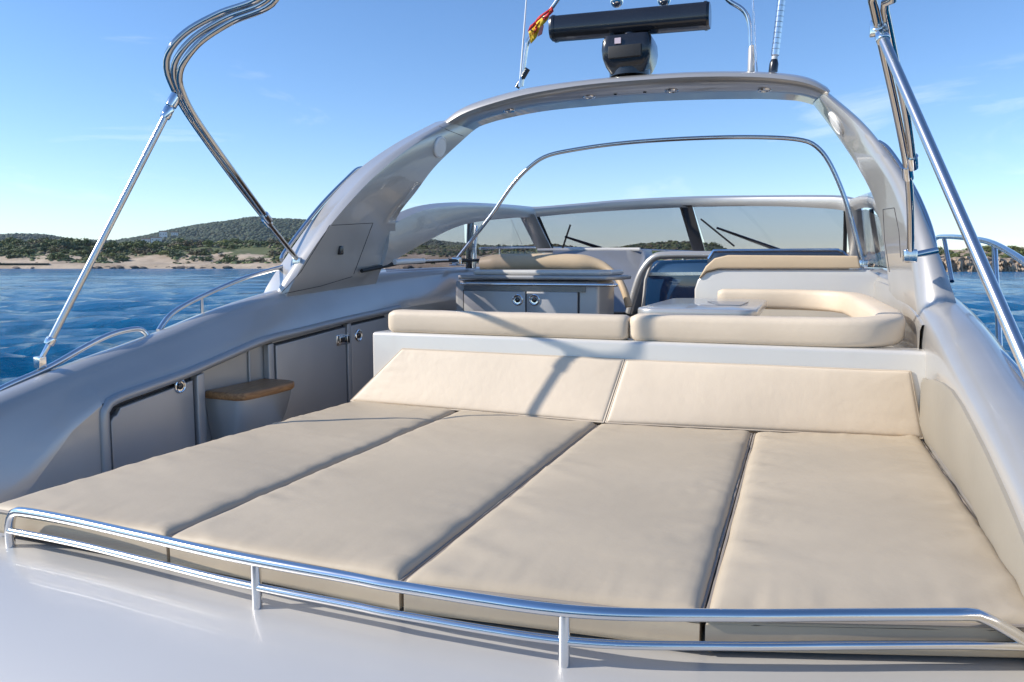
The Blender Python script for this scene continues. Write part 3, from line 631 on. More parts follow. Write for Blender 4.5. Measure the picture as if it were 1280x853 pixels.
wiper([(752, 311), (706, 296)], [(703, 311), (713, 281)], 'port windscreen wiper'); wiper([(974, 313), (896, 285)], [(876, 274), (918, 308)], 'starboard windscreen wiper')
# coaming ledge and small gear on the port side deck
mb = MB(); mb.tube([at(*p, X=-2.86)+Vector((0, 0, 0)) for p in [(452, 339), (500, 329), (560, 326), (640, 325)]], .014, 8); obj('coaming_rail', mb, M['rubber'], yacht)
mb = MB(); mb.tube([at(493, 328, X=-2.84), at(505, 327, X=-2.84), at(530, 326, X=-2.84)], [.02, .022, .018], 10); mb.tube([at(530, 326, X=-2.84), at(560, 325, X=-2.84)], [.008, .008], 8)
obj('boat_brush', mb, M['speaker'], None, loc=at(510, 327, X=-2.84), label='white handled boat brush lying on the port coaming below the side window', cat='brush')

# dashboard and companionway
mb = MB(); p0 = at(735, 322, Y=7.3); p1 = at(812, 322, Y=7.3)
mb.prism([at(690, 313, Y=8.0), at(805, 312, Y=8.0), at(806, 322, Y=7.3), at(790, 392, Y=7.0), at(690, 392, Y=7.0), at(690, 322, Y=7.3)], (0, .5, 0)); obj('dashboard', mb, M['dash'], yacht, bevel=.02, label='port dashboard panel')
mb = MB(); mb.tube([at(672, 313, Y=7.9), at(760, 312, Y=7.95), at(800, 312, Y=7.9)], .02, 10); obj('dashboard_lip', mb, M['white'], yacht)
fr = [(786, 392), (797, 352), (806, 334), (818, 322), (836, 319), (900, 319)]
mb = MB(); mb.tube(resample(spline([at(*p, Y=6.9) for p in fr], 5), 30), .034, 12); obj('companionway_frame', mb, M['paint'], yacht)
mb = MB(); mb.prism([at(*p, Y=7.05) for p in [(806, 395), (808, 345), (816, 326), (900, 324), (900, 395)]], (0, .03, 0)); dr = obj('companionway_door', mb, M['navyglass'], yacht, bevel=.01)
mb = MB(); mb.prism([at(*p, Y=7.03) for p in [(808, 345), (900, 344), (900, 340), (809, 341)]], (0, .02, 0)); obj('door_rail', mb, M['steel'], dr)
mb = MB(); mb.tube([at(*p, Y=6.98) for p in [(803, 392), (807, 350), (814, 330)]], .014, 8); obj('door_jamb', mb, M['white'], yacht)
mb = MB(); mb.prism([at(*p, Y=6.6) for p in [(884, 322), (890, 315), (1050, 315), (1062, 322), (1062, 345), (884, 345)]], (0, .5, -.02)); obj('helm_console', mb, M['dash'], yacht, bevel=.015)
mb = MB(); mb.tube(resample([at(*p, Y=6.5) for p in [(886, 324), (892, 314), (1050, 313), (1062, 324)]], 30), .015, 8); obj('console_frame', mb, M['steel'], yacht)

# white bench back between sunpad and cockpit
mb = MB(); mb.box(-2.19, .535, 3.62, 3.78, -1.3, -.368); obj('bench_back', mb, M['white'], yacht, bevel=.018, seg=4)
mb = MB(); mb.box(-2.27, .52, 1.9, 3.6, -1.3, -.85); obj('sunpad_base', mb, M['white'], yacht, bevel=.02)
mb = MB(); mb.box(-.62, .5, 3.8, 5.5, -1.3, -.50); obj('sofa_base', mb, M['white'], yacht, bevel=.02)

# ------------------------------------------------------------------ cushions
def pad(name, P00, P10, P11, P01, th, m, label, cat, group=None, r=.030, crown=.014, nu=44, nv=80, seed=0, wr=.0065, puff=0.0):
    P00, P10, P11, P01 = map(Vector, (P00, P10, P11, P01))
    n_ = ((P10-P00).cross(P01-P00)).normalized()
    if n_.z < 0: n_ = -n_
    Lu = ((P10-P00).length+(P11-P01).length)/2; Lv = ((P01-P00).length+(P11-P10).length)/2
    def grid(n, L):
        e = [0, r*.08/L, r*.25/L, r*.55/L, r/L, 1.7*r/L]; mid = [1.7*r/L+(1-3.4*r/L)*i/n for i in range(1, n)]
        return e+mid+[1-x for x in reversed(e)]
    us = grid(nu, Lu); vs = grid(nv, Lv); pts = []; 
    def P(u, v, h): return (P00*(1-u)*(1-v)+P10*u*(1-v)+P11*u*v+P01*(1-u)*v)+n_*h
    def ed(d): return 0 if d >= r else r-math.sqrt(max(0, r*r-(r-d)**2))
    top = []
    for v in vs:
        row = []
        for u in us:
            du = min(u, 1-u)*Lu; dv = min(v, 1-v)*Lv
            h = -max(ed(du), ed(dv))*1.0 + crown*(1-(2*u-1)**4)*(1-(2*v-1)**6)
            eu = math.exp(-du/.11)*min(1, du/.05); ev = .6*math.exp(-dv/.09)*min(1, dv/.05)
            s = seed*13.7
            h += wr*eu*(noise.noise(Vector((u*Lu*3+s, v*Lv*17, s+2)))+.6*noise.noise(Vector((u*Lu*5, v*Lv*38, s))))
            h += wr*ev*(noise.noise(Vector((u*Lu*17+s, v*Lv*3, s+7)))+.6*noise.noise(Vector((u*Lu*36, v*Lv*5, s+4))))
            h += wr*.9*noise.noise(Vector((u*Lu*2.3+s, v*Lv*3.5, s+9))) + wr*.35*noise.noise(Vector((u*Lu*4+s, v*Lv*13, 3+s)))*sm(.5+noise.noise(Vector((u*2+s, v*3, 1))))
            h += wr*1.1*eu*sm(2.2*noise.noise(Vector((u*Lu*2+s, v*Lv*9+u*Lu*(6 if u < .5 else -6), s+5))))
            cr = 1-abs(noise.noise(Vector((u*Lu*1.3+s, v*Lv*6+(u if u < .5 else 1-u)*Lu*2.2, s+1.5))))*8
            if cr > 0: h += wr*.75*cr*cr*math.exp(-du/.16)*min(1, du/.05)
            row.append(P(u, v, h))
        top.append(row)
    mb = MB(); mb.loft(top, closed=False, caps=False)
    ring = [(u, 0) for u in us[:-1]]+[(1, v) for v in vs[:-1]]+[(u, 1) for u in reversed(us[1:])]+[(0, v) for v in reversed(vs[1:])]
    def Q(u, v, inn, h): return P(u+(inn/Lu if u == 0 else -inn/Lu if u == 1 else 0), v+(inn/Lv if v == 0 else -inn/Lv if v == 1 else 0), h)
    def dent(u, v): return .0015*noise.noise(Vector((u*Lu*6+seed, v*Lv*6, seed*3.)))
    mb.loft([[P(u, v, -r) for u, v in ring]]+[[Q(u, v, -puff*math.sin(PI*k/5)+dent(u, v), -r-(th-r-.008)*k/5) for u, v in ring] for k in range(1, 6)]+[[Q(u, v, .012, -th) for u, v in ring]], closed=True, caps=False)
    base = (P00+P10+P11+P01)/4-n_*th
    t = obj(name, mb, m, None, loc=base, smooth=60, label=label, cat=cat, group=group)
    bm = bmesh.new(); bm.from_mesh(t.data); bmesh.ops.remove_doubles(bm, verts=bm.verts, dist=1e-4); bmesh.ops.recalc_face_normals(bm, faces=bm.faces); bm.to_mesh(t.data); bm.free()
    for pl in t.data.polygons: pl.use_smooth = True
    pm = MB(); q = [P(u, v, -r*.62) for u, v in ring]; q = q+[q[0]]; pm.tube(q, .0048, 6); obj('piping', pm, M['piping'] if m is M['pad'] else M['piping2'], t)
    return t
SX = [-2.255, -1.605, -.860, -.168, .520]; g = .006
FARY = [3.56, 3.47, 3.42, 3.49, 3.63]
near = [1.60, 1.565, 1.535, 1.60, 1.82]
plab = ['flat cream sunpad cushion beside the port walkway, leftmost of four', 'flat cream sunpad cushion second from the left of four', 'flat cream sunpad cushion third from the left of four', 'flat cream sunpad cushion beside the starboard bulwark, rightmost of four']
for i in range(4):
    x0, x1 = SX[i]+g, SX[i+1]-g
    pad('sunpad_cushion', (x0-(0 if i else .075), near[i]-(0 if i else .03), -.735), (x1, near[i+1], -.735), (x1, FARY[i+1], -.733), (x0, FARY[i], -.733), .094, M['pad'], plab[i], 'cushion', 'flat sunpad cushions on the aft deck', seed=i+1, wr=[.0065, .006, .0075, .0095][i])
pad('backrest_cushion', (-2.26, 3.50, -.735), (-.838, 3.435, -.735), (-.782, 3.605, -.455), (-1.995, 3.605, -.450), .06, M['vinyl'], 'sloping cream backrest cushion on the left, lying against the pale bench back', 'cushion', 'sloping backrest cushions', seed=11, nu=60, nv=24, wr=.0022, r=.014, crown=.006)
pad('backrest_cushion', (-.826, 3.435, -.735), (.518, 3.60, -.735), (.458, 3.605, -.450), (-.770, 3.605, -.455), .06, M['vinyl'], 'sloping cream backrest cushion on the right, next to the starboard side', 'cushion', 'sloping backrest cushions', seed=12, nu=60, nv=24, wr=.0022, r=.014, crown=.006)

# bolster cushions on the bench back (facing the cockpit)
def bolster(name, path, w, h, m, label, cat, group=None, loc=None):
    """a rounded-section cushion swept along a path; w across, h tall, the path is its bottom centre line"""
    P = [Vector(p) for p in path]; n = len(P); rings = []; prof = []
    k = 24
    for j in range(k):
        a = 2*PI*j/k; ca, sa = math.cos(a), math.sin(a); e = .5
        prof.append((math.copysign(abs(ca)**e, ca)*w/2, h/2+math.copysign(abs(sa)**e, sa)*h/2))
    L = [0]
    for a, b in zip(P, P[1:]): L.append(L[-1]+(b-a).length)
    for i, p in enumerate(P):
        t = (P[min(i+1, n-1)]-P[max(i-1, 0)]); t.z = 0; t.normalize(); s = Vector((t.y, -t.x, 0))
        e = min(L[i], L[-1]-L[i]); q = 1 if e > .045 else .80+.20*math.sqrt(max(0, 1-(1-e/.045)**2))
        rings.append([p+s*(x*q)+Vector((0, 0, h/2+(z-h/2)*q+.002*noise.noise(Vector((L[i]*9, j_*.8, h))))) for j_, (x, z) in enumerate(prof)])
    mb = MB(); mb.loft(rings); return obj(name, mb, m, None, loc=P[n//2], smooth=65, label=label, cat=cat, group=group)
p = [(-2.10, 3.70, -.372), (-.775, 3.70, -.372)]; p = resample(p, 60)
bolster('bench_cushion', p, .13, .125, M['vinyl'], 'long straight cream cushion standing on top of the pale bench back, left half', 'cushion')
pp = spline([(-.765, 3.71, -.374), (-.2, 3.71, -.374), (.2, 3.72, -.372), (.36, 3.80, -.365), (.40, 4.0, -.35), (.37, 4.5, -.33), (.33, 5.0, -.31), (.26, 5.28, -.305), (.05, 5.40, -.30), (-.3, 5.41, -.30), (-.52, 5.41, -.30)], 8)
bolster('sofa_cushion', resample(pp, 130), .135, .135, M['vinyl'], 'curved cream sofa back cushion wrapping round the cockpit table to starboard', 'cushion')
mb = MB(); mb.prism([(-.5, 3.80, -.50), (.28, 3.80, -.50), (.30, 5.3, -.5), (-.5, 5.33, -.5)], (0, 0, .1)); obj('seat_cushion', mb, M['vinyl'], None, loc=(-.1, 4.6, -.5), bevel=.03, seg=4, label='flat cream seat cushion inside the curved cockpit sofa', cat='cushion')

# cockpit table
t = thing('cockpit_table', 'low silver cockpit table with rounded corners behind the bench cushion', 'table', (-.5, 4.6, -1.45))
mb = MB(); x0, x1, y0, y1 = -.80, -.19, 3.93, 5.25; poly = []
for cx_, cy_, a0 in ((x1-.12, y1-.12, 0), (x0+.12, y1-.12, 90), (x0+.10, y0+.10, 180), (x1-.10, y0+.10, 270)):
    R_ = .12 if a0 < 180 else .10
    poly += [(cx_+R_*math.cos(math.radians(a0+k*15)), cy_+R_*math.sin(math.radians(a0+k*15)), -.275) for k in range(7)]
mb.prism(poly, (0, 0, .05)); top = obj('table_top', mb, M['paint'], t, bevel=.012)
mb = MB(); mb.prism([(-.42, 4.35, -.2245), (-.30, 4.35, -.2245), (-.28, 4.75, -.2245), (-.52, 4.75, -.2245)], (0, 0, .004)); obj('fiddle_inset', mb, M['dash'], top)
mb = MB(); mb.lathe((-.5, 4.6, -1.45), (0, 0, 1), [(.14, 0), (.13, .03), (.05, .06), (.045, 1.176)], 20); obj('pedestal', mb, M['steel'], t)

# helm seat
t = thing('helm_seat', 'wide helm seat back of pale gelcoat with a tan cushion along its top', 'seat', (-.1, 5.7, -1.45))
mb = MB(); mb.prism([at(*p, Y=5.62) for p in [(868, 440), (868, 362), (872, 350), (882, 341), (898, 337), (1085, 337), (1100, 345), (1118, 440)]], (0, .30, 0)); obj('seat_shell', mb, M['white'], t, bevel=.015)
mb = MB(); mb.prism([at(*p, Y=5.60) for p in [(873, 349), (882, 333), (893, 323), (910, 319), (1073, 320), (1076, 336), (898, 336), (883, 340)]], (0, .22, .0)); obj('backrest', mb, M['vinyl_tan'], t, bevel=.018, seg=4)

# galley cabinet on the port side
t = thing('galley_cabinet', 'silver galley cabinet with two latched doors and steel grab bar on the port side', 'cabinet', (-1.95, 5.8, -1.45))
def G(px, py, Y=5.6): return at(px, py, Y=Y)
mb = MB(); a = G(567, 365); b = G(748, 365)
mb.box(a.x, b.x, 5.62, 6.15, -1.42, -.125); body = obj('cabinet_body', mb, M['satin'], t, bevel=.03, seg=4)
mb = MB(); mb.prism([(-2.58, 5.60, -.118), (-1.36, 5.60, -.118), (-1.30, 5.66, -.118), (-1.28, 5.8, -.118), (-1.28, 6.15, -.118), (-2.58, 6.15, -.118)], (0, 0, .035)); obj('worktop', mb, M['satin'], t, bevel=.012)
mb = MB(); mb.prism([(-2.46, 5.63, -.083), (-1.42, 5.63, -.083), (-1.34, 5.70, -.083), (-1.33, 6.1, -.083), (-2.46, 6.1, -.083)], (0, 0, .042)); obj('worktop_lid', mb, M['white'], t, bevel=.02, seg=4)
mb = MB(); mb.box(G(577, 0).x, G(735, 0).x, 5.606, 5.618, -.21, -.135); obj('vent_strip', mb, M['strip'], t)
mb = MB(); mb.box(G(575.5, 0).x, G(727, 0).x, 5.612, 5.622, -.76, G(600, 362.6).z); obj('gap_shade_plate', mb, M['dark'], t)  # dark plate behind both doors, its colour stands in for shade in the gaps
for x0, x1 in ((577, 657), (658.6, 725)):
    mb = MB(); mb.box(G(x0, 0).x, G(x1, 0).x, 5.603, 5.617, -.75, G(600, 364).z); dd = obj('cabinet_door', mb, M['satin'], t, bevel=.005, seg=2)
    lx = 647 if x0 == 577 else 668; latch(Vector((G(lx, 375).x, 5.602, G(lx, 375).z)), (0, -1, 0), .038, dd)
mb = MB(); z = G(600, 355).z; mb.tube(resample(spline([(G(577, 0).x, 5.6, z), (G(580, 0).x, 5.55, z), (-2.3, 5.545, z), (-1.6, 5.545, z), (G(768, 0).x, 5.55, z), (G(775, 0).x, 5.62, z)], 5), 40), .012, 10); obj('grab_bar', mb, M['chrome'], t)

# companion seat cushion beyond the galley
pth = [at(*p, Y=6.45) for p in [(602, 338), (640, 337), (700, 337), (738, 339)]]+[at(757, 343, Y=6.42), at(772, 356, Y=6.36), at(781, 374, Y=6.3), at(786, 392, Y=6.28)]
mb = MB(); sp_ = resample(spline([q+Vector((0, 0, .055)) for q in pth], 6), 50); rr_ = [(.085 if i < 28 else .085-.055*sm((i-28)/10))*(.72+.28*min(1, i/4)) for i in range(50)]
mb.tube(sp_, rr_, 14); obj('companion_seat_cushion', mb, M['vinyl_tan'], None, loc=sp_[20], smooth=70, label='rounded tan backrest of the companion seat rising beyond the galley cabinet', cat='cushion')

# ------------------------------------------------------------------ steel rails
def rail_thing(name, label, cat, tubes, posts, loc, group=None, feet=False, tname='rail_bar'):
    t = thing(name, label, cat, loc, group)
    for nm, pts, r in tubes: mb = MB(); mb.tube(pts, r, 16); obj(nm, mb, M['steel'], t)
    for a, b, r in posts:
        mb = MB(); mb.tube([a, b], r, 14)
        if feet: mb.lathe(a, Vector(b)-Vector(a), [(r*1.7, -.004), (r*1.7, .004), (r*1.1, .010)], 16)
        obj('post', mb, M['steel'], t)
    return t
topx = [-2.16, -2.12, -2.06, -1.885, -1.6, -1.284, -.95, -.81, -.43, -.13, .12, .33]
tp_ = [Vector((-2.185, 1.535, -.845)), Vector((-2.18, 1.530, -.79)), Vector((-2.155, 1.525, -.735)), Vector((-2.10, 1.522, -.721))]+[Vector((x, rail_y(x)-.002, -.72)) for x in topx[3:]]+[Vector((.37, 1.757, -.724)), Vector((.43, 1.777, -.755)), Vector((.50, 1.80, -.80)), Vector((.54, 1.81, -.845))]
bt_ = [Vector((-2.178, 1.526, -.787))]+[Vector((x, rail_y(x), -.787)) for x in topx[3:]]+[Vector((.485, 1.795, -.79))]
pst = []
for x in (-1.221, -.436): y = rail_y(x); pst.append(((x, y, -.842), (x, y, -.73), .0125))
rail_thing('guard_rail', 'low double guard rail of polished steel along the aft edge of the sunpad', 'rail', [('top_rail', resample(spline(tp_, 6), 120), .0135), ('lower_rail', resample(spline(bt_, 6), 100), .0095)], pst, (-.9, 1.47, -.845))
XP = -3.10
r1 = [at(x, y, X=XP) for x, y in [(-60, 522), (0, 487), (60, 460), (110, 432), (140, 418), (165, 412), (178, 413)]]; r1.append(r1[-1]+Vector((.02, .03, -.05)))
a_ = at(28, 477, X=XP); rail_thing('grab_rail', 'low curved steel grab rail on the port bulwark nearest the stern', 'rail', [('rail_bar', resample(spline(r1, 6), 50), .0135)], [((a_.x, a_.y+.01, a_.z-.06), tuple(a_), .011)], r1[-1])
XP = -3.12
r2 = [at(x, y, X=XP) for x, y in [(196, 404), (215, 392), (250, 372), (300, 350), (345, 336), (400, 322)]]; r2[0] += Vector((.02, -.01, -.04))
p_ = at(252, 371, X=XP); rail_thing('side_rail', 'long steel side rail rising from the port bulwark towards the arch foot', 'rail', [('rail_bar', resample(spline(r2, 6), 50), .0135)], [((p_.x-.02, p_.y+.02, p_.z-.10), tuple(p_), .009)], r2[0])
rh = [at(x, y, X=xx) for x, y, xx in [(352, 325, -3.06), (358, 312, -3.09), (400, 258, -3.06), (435, 222, -3.0), (448, 211, -2.96), (459, 211, -2.90)]]
rail_thing('arch_handrail', 'curved steel handrail along the outer edge of the port arch leg', 'rail', [('rail_bar', resample(spline(rh, 6), 50), .013)], [], rh[0])
rh = [at(x, y, Y=yy) for x, y, yy in [(1099, 178, 5.0), (1110, 186, 4.9), (1127, 210, 4.7), (1146, 244, 4.47), (1161, 280, 4.28), (1168, 308, 4.18), (1168, 320, 4.12)]]
rail_thing('arch_handrail', 'curved steel handrail along the outer edge of the starboard arch leg', 'rail', [('rail_bar', resample(spline(rh, 6), 50), .013)], [], rh[0])
XS = .95
rs_ = [at(x, y, X=XS) for x, y in [(1172, 360), (1165, 312), (1170, 298), (1185, 296), (1210, 298), (1240, 304), (1280, 327), (1320, 362)]]
ps_ = [(at(1254, 530, X=XS), at(1243, 305, X=XS), .014), (at(1190, 352, X=XS), at(1180, 297, X=XS), .014)]
rail_thing('side_rail', 'tall steel side rail outside the starboard bulwark', 'rail', [('rail_bar', resample(spline(rs_, 6), 60), .016)], ps_, rs_[0])
rg = [at(x, y, X=.70) for x, y in [(1236, 444), (1240, 439), (1250, 441), (1280, 474), (1310, 515)]]
rail_thing('grab_rail', 'short steel grab rail on the starboard bulwark at the right edge', 'rail', [('rail_bar', resample(spline(rg, 6), 40), .013)], [], rg[0])
# bow rail seen through the windscreen
br = [(-2.98, 7.0, .16), (-2.95, 8.5, .20), (-2.6, 10.2, .22), (-2.0, 11.8, .22), (-1.25, 13.0, .20), (-.45, 11.8, .16), (.1, 10.2, .1)]
bw = resample(spline(br, 8), 70)
rail_thing('bow_rail', 'thin steel bow rail seen through the windscreen glass', 'rail', [('rail_bar', bw, .013)], [((q.x, q.y, q.z-.32), tuple(q), .011) for q in bw[4::9]], bw[0])

# ------------------------------------------------------------------ folded bimini frame
t = thing('bimini_frame', 'folded steel bimini frame of paired hoops with side struts over the sunpad', 'canopy frame', (-1.25, 4, 0))
Fp = at(372, 325, Y=4.02); Fs = at(1137, 316, Y=3.85)
def hoop(off, y_off, rr):
    P_ = [at(372, 325, Y=4.02)+off*0.0, at(300, 234, X=-2.87)+off, at(238, 148, X=-2.79)+off, at(216, 108, X=-2.745)+off, at(208, 82, X=-2.72)+off*1.3, at(214, 60, X=-2.67)+off*1.5, at(236, 38, X=-2.60)+off*1.4, at(275, 17, X=-2.47)+off*1.2, at(330, -6, X=-2.25)+off]
    q = P_[-1]
    P_ += [Vector((-2.1, q.y+.0, q.z+.17)), Vector((-1.3, q.y+.0, q.z+.30)), Vector((-.6, q.y+.0, q.z+.26))]
    P_ += [at(1078, -34, Y=2.86)+off, at(1090, -2, Y=2.93)+off, at(1104, 62, Y=3.10)+off, at(1121, 140, Y=3.36)+off, at(1134, 210, Y=3.6)+off*.6, Vector(at(1138, 262, Y=3.72)), Vector(at(1138, 316, Y=3.85))]
    return resample(spline(P_, 8), 200)
h1 = hoop(Vector((0, 0, 0)), 0, 0)
mb = MB(); mb.tube(h1, .0155, 14); obj('hoop', mb, M['tube'], t)
def short(h, a, b): return h[a:b]
h2 = [Vector(p) for p in hoop(Vector((.040, .018, -.028)), 0, 0)]
mb = MB(); mb.tube(h2[14:186], .0145, 14); obj('hoop', mb, M['tube'], t)
h3 = hoop(Vector((.022, .010, -.0155)), 0, 0); mb = MB(); mb.tube(h3[40:150], .0135, 14); obj('hoop', mb, M['tube'], t)
for q, d_ in ((h2[15], h2[17]-h2[15]), (h2[184], h2[186]-h2[184]), (h1[13], h1[15]-h1[13]), (h1[186], h1[188]-h1[186])):
    mb = MB(); mb.lathe(q, d_, [(.022, -.03), (.023, -.02), (.023, .02), (.022, .03)], 14); obj('clamp', mb, M['chrome'], t)
for q in (h1[0], h1[-1]):
    mb = MB(); mb.box(q.x-.028, q.x+.028, q.y-.02, q.y+.03, q.z-.045, q.z+.015); obj('hinge', mb, M['steel'], t, bevel=.008)
mb = MB(); q = h1[-1]; mb.tube([q+Vector((0, 0, -.015)), q+Vector((.11, .03, .01))], .016, 10); obj('hinge_arm', mb, M['steel'], t)
pb = at(50, 452, X=-3.10); pt = at(217, 126, X=-2.76)
mb = MB(); mb.tube([pb+(pt-pb)*.06, pb+(pt-pb)*.955], .0150, 16); sp1 = obj('strut', mb, M['alloy'], t)
mb = MB(); mb.lathe(pb+(pt-pb)*.93, pt-pb, [(.021, 0), (.023, .012), (.023, .05), (.018, .06)], 14); mb.tube([pb+(pt-pb)*.95, pt], .010, 10); mb.lathe(pt, pt-pb, [(.024, -.03), (.026, 0), (.024, .03)], 12); obj('strut_joint', mb, M['chrome'], sp1)
mb = MB(); mb.tube([pb, pb+(pt-pb)*.07], .011, 10); mb.lathe(pb+(pt-pb)*.06, pt-pb, [(.021, 0), (.022, .02), (.020, .035)], 14); mb.box(pb.x-.018, pb.x+.018, pb.y-.018, pb.y+.018, pb.z-.028, pb.z+.022); obj('strut_foot', mb, M['chrome'], sp1, bevel=.003)
ray_ = at(1102, 36, D=1).normalized(); si = min(range(100, 200), key=lambda i: (h1[i]-ray_*h1[i].dot(ray_)).length); st = h1[si]; sb = at(1292, 478, Y=2.20)
mb = MB(); mb.tube([sb, sb+(st-sb)*.985], .0168, 18); sp2 = obj('strut', mb, M['alloy'], t)
mb = MB(); mb.lathe(sb+(st-sb)*.955, st-sb, [(.021, 0), (.0235, .006), (.0235, .035), (.019, .045)], 14); mb.tube([sb+(st-sb)*.97, st+Vector((-.01, 0, .02))], .012, 10); mb.box(st.x-.03, st.x+.015, st.y-.02, st.y+.02, st.z-.02, st.z+.03)
mb.lathe(h1[si], h1[si+2]-h1[si-1], [(.021, -.02), (.023, -.015), (.023, .015), (.021, .02)], 14); obj('strut_joint', mb, M['chrome'], sp2, bevel=.004)

# thin hoop ahead of the arch
YH = 6.2
hp = [at(x, y, Y=YH) for x, y in [(571, 324), (590, 300), (615, 268), (640, 232), (662, 209), (684, 195), (720, 187), (770, 180), (830, 175), (900, 172), (960, 172), (1000, 175), (1020, 183), (1037, 204), (1055, 245), (1068, 288), (1078, 328)]]
t = thing('windscreen_hoop', 'thin polished steel hoop spanning the cockpit behind the windscreen', 'hoop', (-1.25, YH, 0))
mb = MB(); mb.tube(resample(spline(hp, 6), 120), .0165, 12); obj('hoop_tube', mb, M['steel'], t)
for q in (hp[0], hp[-1]):
    mb = MB(); mb.box(q.x-.035, q.x+.035, q.y-.03, q.y+.03, q.z-.05, q.z+.015); mb.box(q.x-.055, q.x+.055, q.y-.045, q.y+.045, q.z-.06, q.z-.05); obj('foot_bracket', mb, M['chrome'], t, bevel=.008)
# ------------------------------------------------------------------ on top of the arch
def bz(px, Y=5.72): return at(px, interp([(x, y) for x, y in T], px), Y=5.5)
YR = 5.74
c = at(788, 92, Y=YR)
t = thing('radar_scanner', 'black open array radar scanner on its pedestal on top of the arch', 'radar', c)
mb = MB(); a = at(688, 37.5, Y=YR); b = at(890, 20, Y=YR); ax = (b-a).normalized(); prof = [(-.06, -.08), (.03, -.088), (.075, -.06), (.085, 0), (.06, .07), (.0, .092), (-.06, .085), (-.085, .05), (-.09, -.03)]
prof = [(p.y, p.z) for p in spline([(0, x, z) for x, z in prof+[prof[0]]], 4)][:-1]
def rg_(p, s): return [p+Vector((0, y, z))*s for y, z in prof]
mb.loft([rg_(a+ax*.012, .93), rg_(a+ax*.03, .99), rg_(a+ax*.031, 1.03), rg_(a+ax*.05, 1.03), rg_(a+ax*.051, .98), rg_(b-ax*.051, .98), rg_(b-ax*.05, 1.03), rg_(b-ax*.031, 1.03), rg_(b-ax*.03, .99), rg_(b-ax*.012, .93)]); obj('antenna_bar', mb, M['black'], t, smooth=35)
m_ = at(788, 42, Y=YR); mb = MB(); mb.lathe((m_.x, m_.y, m_.z-.10), (0, 0, 1), [(.075, 0), (.075, .02), (.06, .03), (.06, .10)], 20); mb.box(m_.x-.13, m_.x+.14, YR-.05, YR+.05, m_.z-.045, m_.z-.02); obj('turntable', mb, M['black'], t, bevel=.006)
cz = at(788, 70, Y=YR).z; mb = MB(); rr = []
for z, w, d in [(-.155, .125, .12), (-.11, .155, .15), (-.05, .178, .17), (.01, .186, .175), (.07, .180, .17), (.105, .165, .155), (.115, .14, .13)]:
    rr.append([Vector((m_.x+math.copysign(abs(math.cos(q))**.25, math.cos(q))*w, YR+math.copysign(abs(math.sin(q))**.25, math.sin(q))*d, cz+z+.01)) for q in [2*PI*k/32 for k in range(32)]])
mb.loft(rr); ped = obj('pedestal', mb, M['black'], t, smooth=40)
mb = MB(); mb.box(m_.x-.12, m_.x+.12, YR-.192, YR-.15, cz-.055, cz+.03); obj('pedestal_seam', mb, M['rubber'], ped, bevel=.004)
mb = MB(); mb.box(m_.x-.075, m_.x-.03, YR-.186, YR-.16, cz+.045, cz+.085); obj('pedestal_label', mb, M['label'], ped)
for bx_, by_ in ((-.12, -.06), (.12, -.06), (-.05, -.125), (.05, -.125)):
    mb = MB(); mb.lathe((m_.x+bx_, YR+by_, c.z+.012), (0, 0, 1), [(.014, 0), (.014, .012), (.008, .016)], 6); obj('bolt', mb, M['chrome'], t)
mb = MB(); mb.lathe((m_.x, YR, c.z-.03), (0, 0, 1), [(.15, 0), (.15, .045), (.11, .06)], 24); obj('base', mb, M['black'], t)
# mast hoop with lights
YM = 5.78
t = thing('light_mast', 'chromed tubular light mast standing on the arch over the radar', 'mast', at(655, 108, Y=YM))
mp_ = [at(x, y, Y=YM) for x, y in [(652, 108), (658, 62), (663, 48), (690, 10), (712, -14), (760, -22), (840, -24), (895, -12), (912, 2), (928, 12), (936, 26), (938, 50), (939, 88)]]
mb = MB(); mb.tube(resample(spline(mp_, 6), 90), .0165, 12); obj('mast_tube', mb, M['steel'], t)
mb = MB(); mb.tube([at(646, 110, Y=YM), at(660, 86, Y=YM)], .02, 10); obj('mast_brace', mb, M['black'], t)
mb = MB(); mb.lathe(at(939, 90, Y=YM), (0, 0, 1), [(.026, 0), (.026, .16), (.018, .18)], 12); obj('mast_sleeve', mb, M['paint'], t)
for px, py, lab in ((771, 0, 'chromed round searchlight hanging from the light mast, left of two'), (830, -2, 'chromed round searchlight hanging from the light mast, right of two')):
    q = at(px, py, Y=YM); s_ = thing('searchlight', lab, 'light', q, 'chromed searchlights on the mast')
    mb = MB(); mb.lathe(q, (0, 0, 1), [(.052*math.cos(a_), .058*math.sin(a_)) for a_ in [-1.5+i*.25 for i in range(13)]], 20); obj('housing', mb, M['chrome'], s_, smooth=70)
    mb = MB(); mb.lathe(q+Vector((0, 0, .04)), (0, 0, 1), [(.02, 0), (.014, .03), (.014, .14)], 10); obj('stem', mb, M['chrome'], s_)
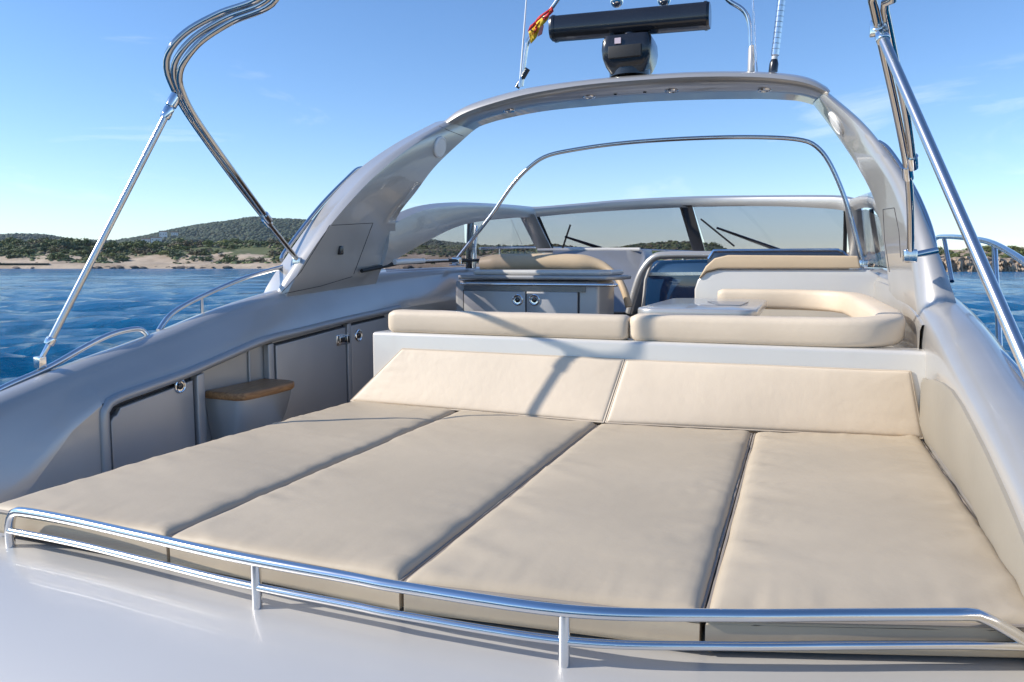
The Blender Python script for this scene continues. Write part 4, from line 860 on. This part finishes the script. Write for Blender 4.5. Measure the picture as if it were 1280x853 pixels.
# antennas
def antenna(px0, py0, px1, py1, r0, r1, m, lab, rings=0):
    a = at(px0, py0, Y=YM-.03); b = at(px1, py1, Y=YM-.03); b = a+(b-a)*1.6
    t = thing('whip_antenna', lab, 'antenna', a)
    mb = MB(); mb.tube([a, b], [r0, r1], 10); o = obj('whip', mb, m, t)
    mb = MB(); mb.lathe(a, b-a, [(r0*1.5, -.03), (r0*1.5, .02), (r0*1.2, .04), (r0*1.05, .05)], 12); obj('mount', mb, M['black'] if rings else M['steel'], t)
    if rings:
        mb = MB()
        for k in range(rings): mb.lathe(a+(b-a)*(.10+.9*k/rings), b-a, [(r0*1.0, 0), (r0*1.35, .008), (r0*1.35, .05), (r0*1.0, .058)], 12)
        obj('collars', mb, M['steel'], o)
antenna(650, 104, 658, 0, .008, .005, M['speaker'], 'thin white whip antenna at the left end of the arch top')
antenna(945, 86, 941, 0, .008, .006, M['steel'], 'thin steel whip antenna close beside the right leg of the light mast')
antenna(967, 84, 977, 0, .021, .019, M['clear'], 'thick ribbed pale antenna farthest right on the arch', 18)
# flag
t = thing('ensign_flag', 'furled red and yellow Spanish flag hanging on the left leg of the light mast', 'flag', at(675, 30, Y=YM-.05))
def cloth(cols, m, name, par=t):
    mb = MB(); rr = []
    n = 14
    for i in range(n+1):
        s = i/n; row = []
        for k, (a, b) in enumerate(cols):
            px = a[0]+(b[0]-a[0])*s; py = a[1]+(b[1]-a[1])*s
            row.append(at(px+1.2*math.sin(s*9+k), py, Y=YM-.06+.025*math.sin(s*11+k*1.4)))
        rr.append(row)
    mb.loft([[*r, *[p+Vector((0, .004, 0)) for p in reversed(r)]] for r in rr]); return obj(name, mb, m, par, smooth=180)
cloth([((690, 7), (662, 32)), ((688, 12), (660, 40))], M['red'], 'red_stripe')
yl = cloth([((688, 12), (660, 40)), ((685, 22), (664, 55))], M['yellow'], 'yellow_stripe')
cloth([((690, 8), (657, 50)), ((691, 14), (662, 46))], M['red'], 'red_stripe')
q = at(675, 37, Y=YM-.10); mb = MB(); mb.prism([q+Vector((-.02, 0, -.05)), q+Vector((.015, 0, -.035)), q+Vector((.03, 0, .03)), q+Vector((-.0, 0, .02))], (0, .006, 0)); obj('crest', mb, M['emblem'], yl)

# ------------------------------------------------------------------ air
m = bpy.data.materials.new('haze_air'); m.use_nodes = True; n = m.node_tree.nodes; n.remove(n["Principled BSDF"])
pv = n.new("ShaderNodeVolumePrincipled"); pv.inputs['Color'].default_value = (0.72, 0.86, 0.98, 1); pv.inputs['Density'].default_value = 0.000055
m.node_tree.links.new(pv.outputs[0], n["Material Output"].inputs['Volume'])
mb = MB(); mb.box(-7000, 7000, -7000, 7000, WATER-3.5, 230); obj('haze', mb, m, kind='stuff')
